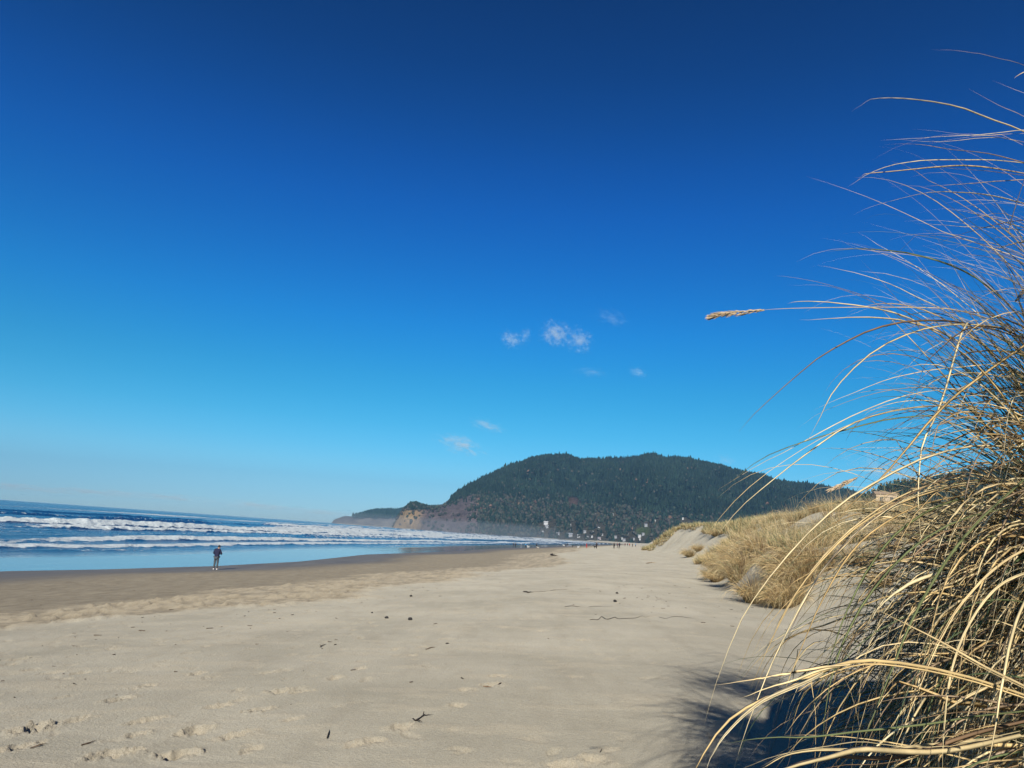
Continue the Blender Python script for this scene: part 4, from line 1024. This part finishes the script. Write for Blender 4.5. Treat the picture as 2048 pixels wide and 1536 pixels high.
def land(x, y):
    q = g_at(x, y); return (float(q[0]), float(q[1]), gz(q[0], q[1]) if q[1] < 400 else float(ground(q[0], q[1])))
mp = land(430, 1139.6)
person(mp, math.radians(-8), 1.78, m_navy, m_greyt, .12, 'man in navy jacket, grey trousers and white shoes standing with head bowed by the water', m_capm, m_white, 'phone', True, coat_len=.86, tuck=1.0)
PEOPLE = [(1026.4,1094.4,.5,'black','dark','walker in black, left one of the pair at the edge of the wet sand'),
 (1030.6,1094.2,.8,'dark','black','walker in dark clothes, right one of the pair at the edge of the wet sand'),
 (1042,1092.6,.2,'pale','grey','pale-clothed person standing farther out on the wet sand'),
 (1051,1095.4,.4,'blue','black','person in a bright blue jacket beside a white dog'),
 (1072.8,1096.2,.3,'black','black','lone dark-clothed walker with a small pale dog'),
 (1117.5,1089.8,.5,'dark','dark','small distant dark figure by the edge of the surf'),
 (1130.6,1092.3,.4,'black','brown','person in black standing next to the pale dog near the water'),
 (1134.6,1095,.8,'dark','grey','dark figure striding just right of the person with the pale dog'),
 (1145,1095,.6,'teal','dark','dark teal figure walking alone between the pale dogs'),
 (1168.5,1089.8,.3,'black','black','tiny dark figure at the surf left of the pair'),
 (1172.9,1096.8,.6,'red','red','person dressed all in red on the open sand'),
 (1177.5,1090,.5,'dark','dark','tiny distant figure, left one of two at the surf'),
 (1180.5,1090,.3,'brown','dark','tiny distant figure, right one of two at the surf'),
 (1193,1097,.6,'dark','black','dark-clothed person walking a black dog'),
 (1203.6,1090.5,.3,'grey','dark','small grey figure beyond the person with the black dog'),
 (1228,1097.2,.7,'black','black','dark walker, leftmost of the three near the far dune'),
 (1234.4,1095.6,.3,'maroon','dark','smaller middle figure of the three near the far dune'),
 (1238.6,1097,.5,'dark','black','dark walker, rightmost of the three near the far dune'),
 (1250,1092.6,.4,'maroon','dark','far beachgoer in maroon, first in the crowd toward the dune tip'),
 (1255,1092.2,.3,'dark','dark','far dark beachgoer second in the crowd toward the dune tip'),
 (1259,1092.8,.5,'red','dark','far beachgoer in a red top in the crowd toward the dune tip'),
 (1265,1094.0,.5,'brown','black','far beachgoer in brown right of the one in the red top'),
 (1271,1093.6,.5,'blue','dark','far beachgoer in blue nearest to the dune tip')]
for (x, y, st, c1, c2, lb) in PEOPLE:
    q = land(x, y)
    person(q, rng.uniform(0, 6.28), 1.72 * rng.uniform(.95, 1.06), cloths[c1], cloths[c2], st, lb, group='people walking far along the beach', coat_len=.84)
def dog(loc, rz, sc, m, label):
    r = empty('dog', loc, rz); tag(r, label, 'dog', 'dogs on the beach')
    V = [(0,0,.42),(0,.25,.42),(0,-.25,.43),(0,.36,.52),(0,.44,.60),(0,.56,.57),(0,-.38,.50),(0,-.48,.60)]
    Ed = [(0,1),(0,2),(1,3),(3,4),(4,5),(2,6),(6,7)]; R_ = [.11,.13,.10,.08,.075,.035,.025,.015]
    for sx_ in (-1, 1):
        for (fy, kk) in ((.24, 1), (-.26, 2)):
            b = len(V); off = -.06 if fy < 0 else .02
            V += [(sx_*.09, fy, .33), (sx_*.09, fy - off * .6, .18), (sx_*.09, fy + off * .5, .03), (sx_*.09, fy + .05, .02)]
            Ed += [(kk, b), (b, b+1), (b+1, b+2), (b+2, b+3)]; R_ += [.055, .035, .025, .028]
    skin_mesh('body', [tuple(np.array(v) * sc) for v in V], Ed, [q_ * sc for q_ in R_], m, r)
    for sx_ in (-1, 1):
        b = bmesh.new(); bmesh.ops.create_cone(b, cap_ends=True, segments=6, radius1=.03 * sc, radius2=.008 * sc, depth=.08 * sc)
        for v in b.verts: v.co += Vector((sx_ * .045, .42, .68)) * sc
        bmobj('ear', b, m, r, True)
m_wdog = simple('white_fur', (.75, .72, .66), .9); m_bdog = simple('black_fur', (.02, .02, .02), .8); m_tdog = simple('pale_fur', (.55, .50, .42), .9)
for (x, y, sc, m, lb) in [(1056.4,1096,1.35,m_wdog,'large white dog beside the person in the blue jacket'),(1075.6,1097.2,1.0,m_tdog,'small pale dog at the feet of the lone dark walker'),
    (1127.6,1092.6,1.5,m_wdog,'pale dog left of the person in black near the water'),(1156.4,1096,1.0,m_wdog,'white dog roaming alone on the open sand'),(1190.6,1097,1.2,m_bdog,'black dog beside the dark-clothed walker')]:
    dog(land(x, y), rng.uniform(0, 6.28), sc, m, lb)

# ------------------------------------------------------------------ driftwood, twigs, kelp and pebbles
m_wood = simple('weathered_wood', (.20, .13, .08), .85, .3, 20); m_dkwood = simple('dark_wet_wood', (.035, .025, .02), .8, .3, 20); m_kelp = simple('dried_kelp', (.05, .038, .028), .7, .3, 20); m_tanw = simple('pale_driftwood', (.45, .33, .21), .85, .3, 15)
m_peb = simple('dark_pebble', (.03, .028, .026), .7, .2, 30)
def stick(name, pts_px, wmm, m, label, cat, lift=.4, branches=()):
    P3 = []
    for (x, y) in pts_px:
        q = g_at(x, y); P3.append((q[0], q[1], gz(q[0], q[1]) + wmm / 1000. * lift))
    P3 = cr_spline(P3, max(8, 4 * len(P3)))
    P3 += rng.normal(0, wmm / 9000., P3.shape)
    base = P3[0].copy(); r = empty(name, tuple(base)); tag(r, label, cat)
    V, Fq = tubes(P3[None], np.array([wmm / 1000.]), .95, 4); mk('stem', V - base, Fq, m, r)
    for br in branches:
        B = []
        for (x, y, h) in br:
            q = g_at(x, y); B.append((q[0], q[1], gz(q[0], q[1]) + h))
        B = cr_spline(B, 10); V, Fq = tubes(B[None], np.array([wmm * .7 / 1000.]), .95, 4); mk('branch', V - base, Fq, m, r)
stick('twig', [(826,1438),(832,1442),(838,1439),(847,1432),(855,1431),(867,1429)], 14, m_dkwood, 'forked dark twig lying on the sand in front of a round scuff', 'twig', .6, [[(832,1441,.01),(838,1446,.02),(845,1447,.01)],[(846,1433,.01),(848,1429,.04)]])
stick('stick', [(654,1478),(657,1469),(659,1461)], 13, m_dkwood, 'short dark straight stick slanting up from the sand left of the forked twig', 'stick', .8)
stick('stick', [(162,1492),(178,1487),(194,1482)], 12, m_wood, 'thin brown stick lying on the sand near the bottom left corner', 'stick', .6)
stick('stick', [(60,1500),(80,1494),(97,1488)], 10, m_wood, 'thin stick across a footprint at the bottom left edge', 'stick', .6)
stick('stick', [(640,1296),(646,1292),(653,1290)], 14, m_dkwood, 'small dark bent stick on the smooth sand in mid beach', 'stick', .6)
stick('stick', [(668,1291),(674,1290)], 12, m_dkwood, 'tiny dark stick right of the small bent one', 'stick', .6)
stick('stick', [(851,1300),(862,1297),(872,1295)], 14, m_wood, 'thin brown stick beside a scuffed footprint in mid beach', 'stick', .6)
stick('stick', [(891,1289),(899,1288)], 16, m_dkwood, 'short dark chip right of the thin brown stick', 'stick', .6)
stick('stick', [(922,1357),(928,1360)], 12, m_dkwood, 'little dark curved splinter left of the pair of sticks', 'stick', .6)
stick('stick', [(966,1375),(984,1376)], 12, m_wood, 'thin flat stick lying in the large scuffed footprint', 'stick', .6)
stick('stick', [(994,1371),(1003,1369)], 20, m_dkwood, 'stubby dark stick right of the thin flat one', 'stick', .6)
stick('stick', [(1200,1506),(1204,1496)], 7, m_dkwood, 'short upright splinter beside the grass shadow', 'stick', 1.5)
stick('stick', [(145,1368),(153,1370)], 12, m_dkwood, 'tiny splinter far left on the pale sand', 'stick', .6)
stick('kelp_string', [(1180,1240),(1186,1239.5),(1196,1240),(1203,1234),(1212,1239),(1220,1238),(1229,1235),(1237,1238),(1255,1237),(1272,1236),(1283,1233),(1292,1235),(1300,1233),(1310,1236)], 12, m_kelp, 'long wavy string of dried kelp, nearest of the lines on the sand', 'seaweed')
stick('kelp_string', [(1318,1235),(1332,1237),(1346,1234),(1362,1234),(1378,1236),(1392,1237)], 10, m_kelp, 'thin kelp string continuing to the right of the wavy one', 'seaweed')
stick('kelp_string', [(1047,1185),(1058,1186),(1068,1185)], 38, m_kelp, 'thick dark piece of kelp at the left end of the far kelp line', 'seaweed')
stick('kelp_string', [(1066,1184),(1090,1183),(1110,1180),(1130,1179),(1160,1178),(1200,1176)], 12, m_kelp, 'thin straight kelp line farther up the beach', 'seaweed')
stick('kelp_string', [(1130,1214),(1145,1213),(1155,1213.5),(1163,1213)], 12, m_kelp, 'short kelp string between the two long ones', 'seaweed')
stick('kelp_string', [(1178,1214),(1200,1213),(1225,1214)], 8, m_kelp, 'very thin faint kelp string right of the short one', 'seaweed')
stick('driftwood', [(1293,1128),(1303,1126.5),(1314,1127)], 70, m_tanw, 'pale brown plank of driftwood on the open sand before the second dune', 'driftwood', .7)
stick('driftwood', [(1101,1110.8),(1106,1112.2),(1116,1112.8)], 200, m_dkwood, 'dark log lying on the sand left of the walkers with dogs', 'driftwood', .5, [[(1103,1111.5,.1),(1105,1110.8,.28)]])
def pebble(x, y, d, label):
    q = g_at(x, y); b = bmesh.new(); bmesh.ops.create_icosphere(b, subdivisions=2, radius=d / 2)
    s_ = rng.uniform(0, 50)
    for v in b.verts:
        n_ = float(vn(np.array([v.co.x * 60 + s_]), np.array([v.co.y * 60 + v.co.z * 40]), 2)[0]); v.co *= .75 + .5 * n_; v.co.z *= .7
    o = bmobj('stone', b, m_peb, None, True); o.location = (q[0], q[1], gz(q[0], q[1]) + d * .22); o.rotation_euler = (0, 0, rng.uniform(0, 6)); tag(o, label, 'stone')
pebble(822, 1193.5, .09, 'small black stone farthest away, just below the rough sand band')
pebble(773, 1236.5, .09, 'black stone left of the larger one in mid beach')
pebble(820, 1240.5, .10, 'largest black stone on the smooth sand in mid beach')
pebble(744, 1227, .045, 'tiny dark stone up and left of the two black ones')
pebble(1230, 1204, .11, 'dark stone just above the kelp lines')
pebble(1234, 1187.5, .09, 'smaller dark stone farther up the beach than the one above the kelp lines')
pebble(975, 1369, .05, 'small dark lump beside the scuffed footprint')
# loose flotsam: bits of weed and shell strewn over the sand
def flotsam():
    Vs = []; Fs = []; b = 0; v0 = np.array([(-1,-1,-1),(1,-1,-1),(1,1,-1),(-1,1,-1),(-1,-1,1),(1,-1,1),(1,1,1),(-1,1,1)], float)
    f0 = np.array([(3,2,1,0),(4,5,6,7),(0,1,5,4),(1,2,6,5),(2,3,7,6),(3,0,4,7)])
    n_ = 0
    X_, Y_, S_ = [], [], []
    for _ in range(1500):
        Y = 5 + 45 * rng.random() ** 1.3; X = rng.uniform(-22, 14)
        u = X - float(shore_x(Y)); v = X - float(foot_x(Y))
        if v > -.3 or u < 16: continue
        bandw = math.exp(-((u - 29) / 2.5) ** 2) + 1.3 * math.exp(-((v + 2.5) / 2.2) ** 2) * (16 < Y < 34) + .05
        if rng.random() > bandw: continue
        X_.append(X); Y_.append(Y); S_.append(rng.uniform(.5, 1.3))
    X_ = np.array(X_); Y_ = np.array(Y_); dz, _ = fine_relief(X_, Y_); Z_ = ground(X_, Y_) + dz
    for X, Y, Z, s_ in zip(X_, Y_, Z_, S_):
        a = rng.uniform(0, 6.28); sc = np.array([.022 * rng.uniform(.3, 1.6), .006, .004]) * s_ * (1 if Y < 14 else 1.4)
        v = v0 * (1 + rng.uniform(-.3, .3, (8, 1))) * sc
        v = np.stack([v[:, 0] * math.cos(a) - v[:, 1] * math.sin(a), v[:, 0] * math.sin(a) + v[:, 1] * math.cos(a), v[:, 2]], -1) + [X, Y, Z + .004]
        Vs.append(v); Fs.append(f0 + b); b += 8
    o = mk('flotsam', np.concatenate(Vs), np.concatenate(Fs), simple('dried_weed', (.10, .075, .052), .8, .3, 20), smooth=False); tag(o, 'dark bits of dried weed and wood strewn over the sand', 'debris', kind='stuff')
flotsam()

# ------------------------------------------------------------------ beach house and figure behind the near dune
hp = at(1770, 1012, 260)
house(tuple(hp), 6.5, 't', 'tan wooden house half hidden behind the grass of the near dune', -.2, None)
pp = at(1758, 1014, 120)
person(tuple(pp + np.array([0, 0, -1.0])), 2.0, 1.75, cloths['orange'], cloths['dark'], .2, 'person in an orange top showing over the dune grass in front of the tan house')

# ------------------------------------------------------------------ clouds
def cloud_mat(dens, seed, warm):
    m = bpy.data.materials.new('cloud_vapour'); m.use_nodes = True; nt = m.node_tree; nt.nodes.clear(); N = NT(nt)
    out = N.node('ShaderNodeOutputMaterial'); vol = N.node('ShaderNodeVolumePrincipled')
    vol.inputs['Color'].default_value = (*warm, 1)
    tc_ = N.node('ShaderNodeTexCoord')
    ln = N.node('ShaderNodeVectorMath', operation='LENGTH'); nt.links.new(tc_.outputs['Object'], ln.inputs[0])
    mp_ = N.node('ShaderNodeMapping'); mp_.inputs['Location'].default_value = (seed, seed * 1.7, 0); nt.links.new(tc_.outputs['Object'], mp_.inputs[0])
    nz = N.noise(2.6, 7, .72, mp_.outputs[0])
    f_ = N.math('SUBTRACT', N.math('MULTIPLY_ADD', nz, 4.2, -1.65), N.math('MULTIPLY', ln.outputs['Value'], .85))
    d_ = N.math('MULTIPLY', N.math('MAXIMUM', f_, 0.0), dens)
    nt.links.new(d_, vol.inputs['Density']); vol.inputs['Anisotropy'].default_value = -.25
    nt.links.new(vol.outputs[0], out.inputs['Volume']); return m
CLOUDS = [(1022,679,40,24,1.0,'small ragged white cloud, left of the upper pair'),(1051,671,22,26,.5,'thin wisp close to the right of the small ragged cloud'),
 (1112,668,54,36,1.4,'brightest little cloud high in the blue sky'),(1158,680,46,34,1.1,'cloud patch touching the brightest little cloud on its lower right'),
 (1222,636,60,20,.3,'faint wisp above and right of the brightest cloud'),(1182,744,60,10,.35,'thin flat streak of cloud under the upper clouds'),(1276,745,34,14,.6,'tiny bright puff right of the thin flat streak'),
 (974,851,60,15,.9,'small pinkish streak above the greyish oval cloud'),(921,889,80,24,1.6,'greyish oval cloud left of the mountain top'),
 (1452,921,36,14,.4,'faint pale puff just over the long ridge'),(1800,945,150,44,1.2,'grey cloud behind the grass over the right-hand hill')]
CD = 13500.
for i, (x, y, w, h, de, lb) in enumerate(CLOUDS):
    c_ = at(x, y, CD); ww = w / F_PX * CD * .72; hh = h / F_PX * CD * .85
    b = bmesh.new(); bmesh.ops.create_icosphere(b, subdivisions=3, radius=1.15)
    warm = (.88, .96, .93) if y < 800 else (.88, .88, .86)
    o = bmobj('cloud', b, cloud_mat(.0032 * de * (390 / max(ww, 150)), 3.1 * i + 1, warm), None, True)
    o.location = tuple(c_); o.scale = (ww, ww, hh); o.rotation_euler = (0, math.radians(14) if h > 11 else .05, 0); tag(o, lb, 'cloud', 'small clouds in the sky')
for i, (x, y, w, h) in enumerate([(50,976,190,14),(190,985,170,14),(330,994,190,12),(520,1012,170,13),(640,1025,110,10)]):
    D2 = 26000.; c_ = at(x, y, D2); ww = w / F_PX * D2 * .7; hh = h / F_PX * D2 * .8
    b = bmesh.new(); bmesh.ops.create_icosphere(b, subdivisions=3, radius=1.15)
    o = bmobj('cloud', b, cloud_mat(.0018, 7.7 * i + 2, (.80, .92, .90)), None, True); o.location = tuple(c_); o.scale = (ww, ww * .6, hh); o.rotation_euler = (0, math.radians(1), 0)
    tag(o, ['leftmost low cloud bank over the sea horizon', 'second low cloud from the left over the sea horizon', 'middle cloud of the low bank over the sea horizon', 'fourth low cloud from the left over the sea horizon', 'last low cloud of the bank, nearest to the far headland'][i], 'cloud', 'low clouds over the sea horizon')

# ------------------------------------------------------------------ haze
m = bpy.data.materials.new('haze_air'); m.use_nodes = True; nt = m.node_tree; nt.nodes.clear()
out = nt.nodes.new('ShaderNodeOutputMaterial'); vol = nt.nodes.new('ShaderNodeVolumePrincipled')
vol.inputs['Color'].default_value = (.22, .55, .90, 1); vol.inputs['Density'].default_value = 6.5e-5; vol.inputs['Anisotropy'].default_value = 0.1
nt.links.new(vol.outputs[0], out.inputs['Volume'])
b = bmesh.new(); box(b, -11500, 11500, -4600, 11000, -8, 640); o = bmobj('haze', b, m); tag(o, kind='stuff')

# spray drifting off the surf in front of the mountain's foot
m = bpy.data.materials.new('spray_mist'); m.use_nodes = True; nt = m.node_tree; nt.nodes.clear()
out = nt.nodes.new('ShaderNodeOutputMaterial'); vol = nt.nodes.new('ShaderNodeVolumePrincipled')
vol.inputs['Color'].default_value = (.75, .85, .92, 1); vol.inputs['Density'].default_value = 2.2e-4
nt.links.new(vol.outputs[0], out.inputs['Volume'])
b = bmesh.new()
for (z_, e_) in ((.8, 0), (9, 20), (22, 160), (36, 420)):
    for (x_, y_) in ((-1100 + e_, 1500 + e_), (240 - e_ * .4, 1500 + e_), (150 - e_ * .2, 2900 - e_ * .3), (-700 + e_, 3000 - e_ * .3)): b.verts.new((x_, y_, z_))
b.verts.ensure_lookup_table(); v_ = b.verts
for l_ in range(3):
    for i_ in range(4): b.faces.new((v_[l_*4 + i_], v_[l_*4 + (i_+1) % 4], v_[l_*4 + 4 + (i_+1) % 4], v_[l_*4 + 4 + i_]))
b.faces.new((v_[3], v_[2], v_[1], v_[0])); b.faces.new((v_[12], v_[13], v_[14], v_[15]))
o = bmobj('sea_spray_mist', b, m); tag(o, 'thin white spray hanging over the far surf below the cliffs', 'mist', kind='stuff')
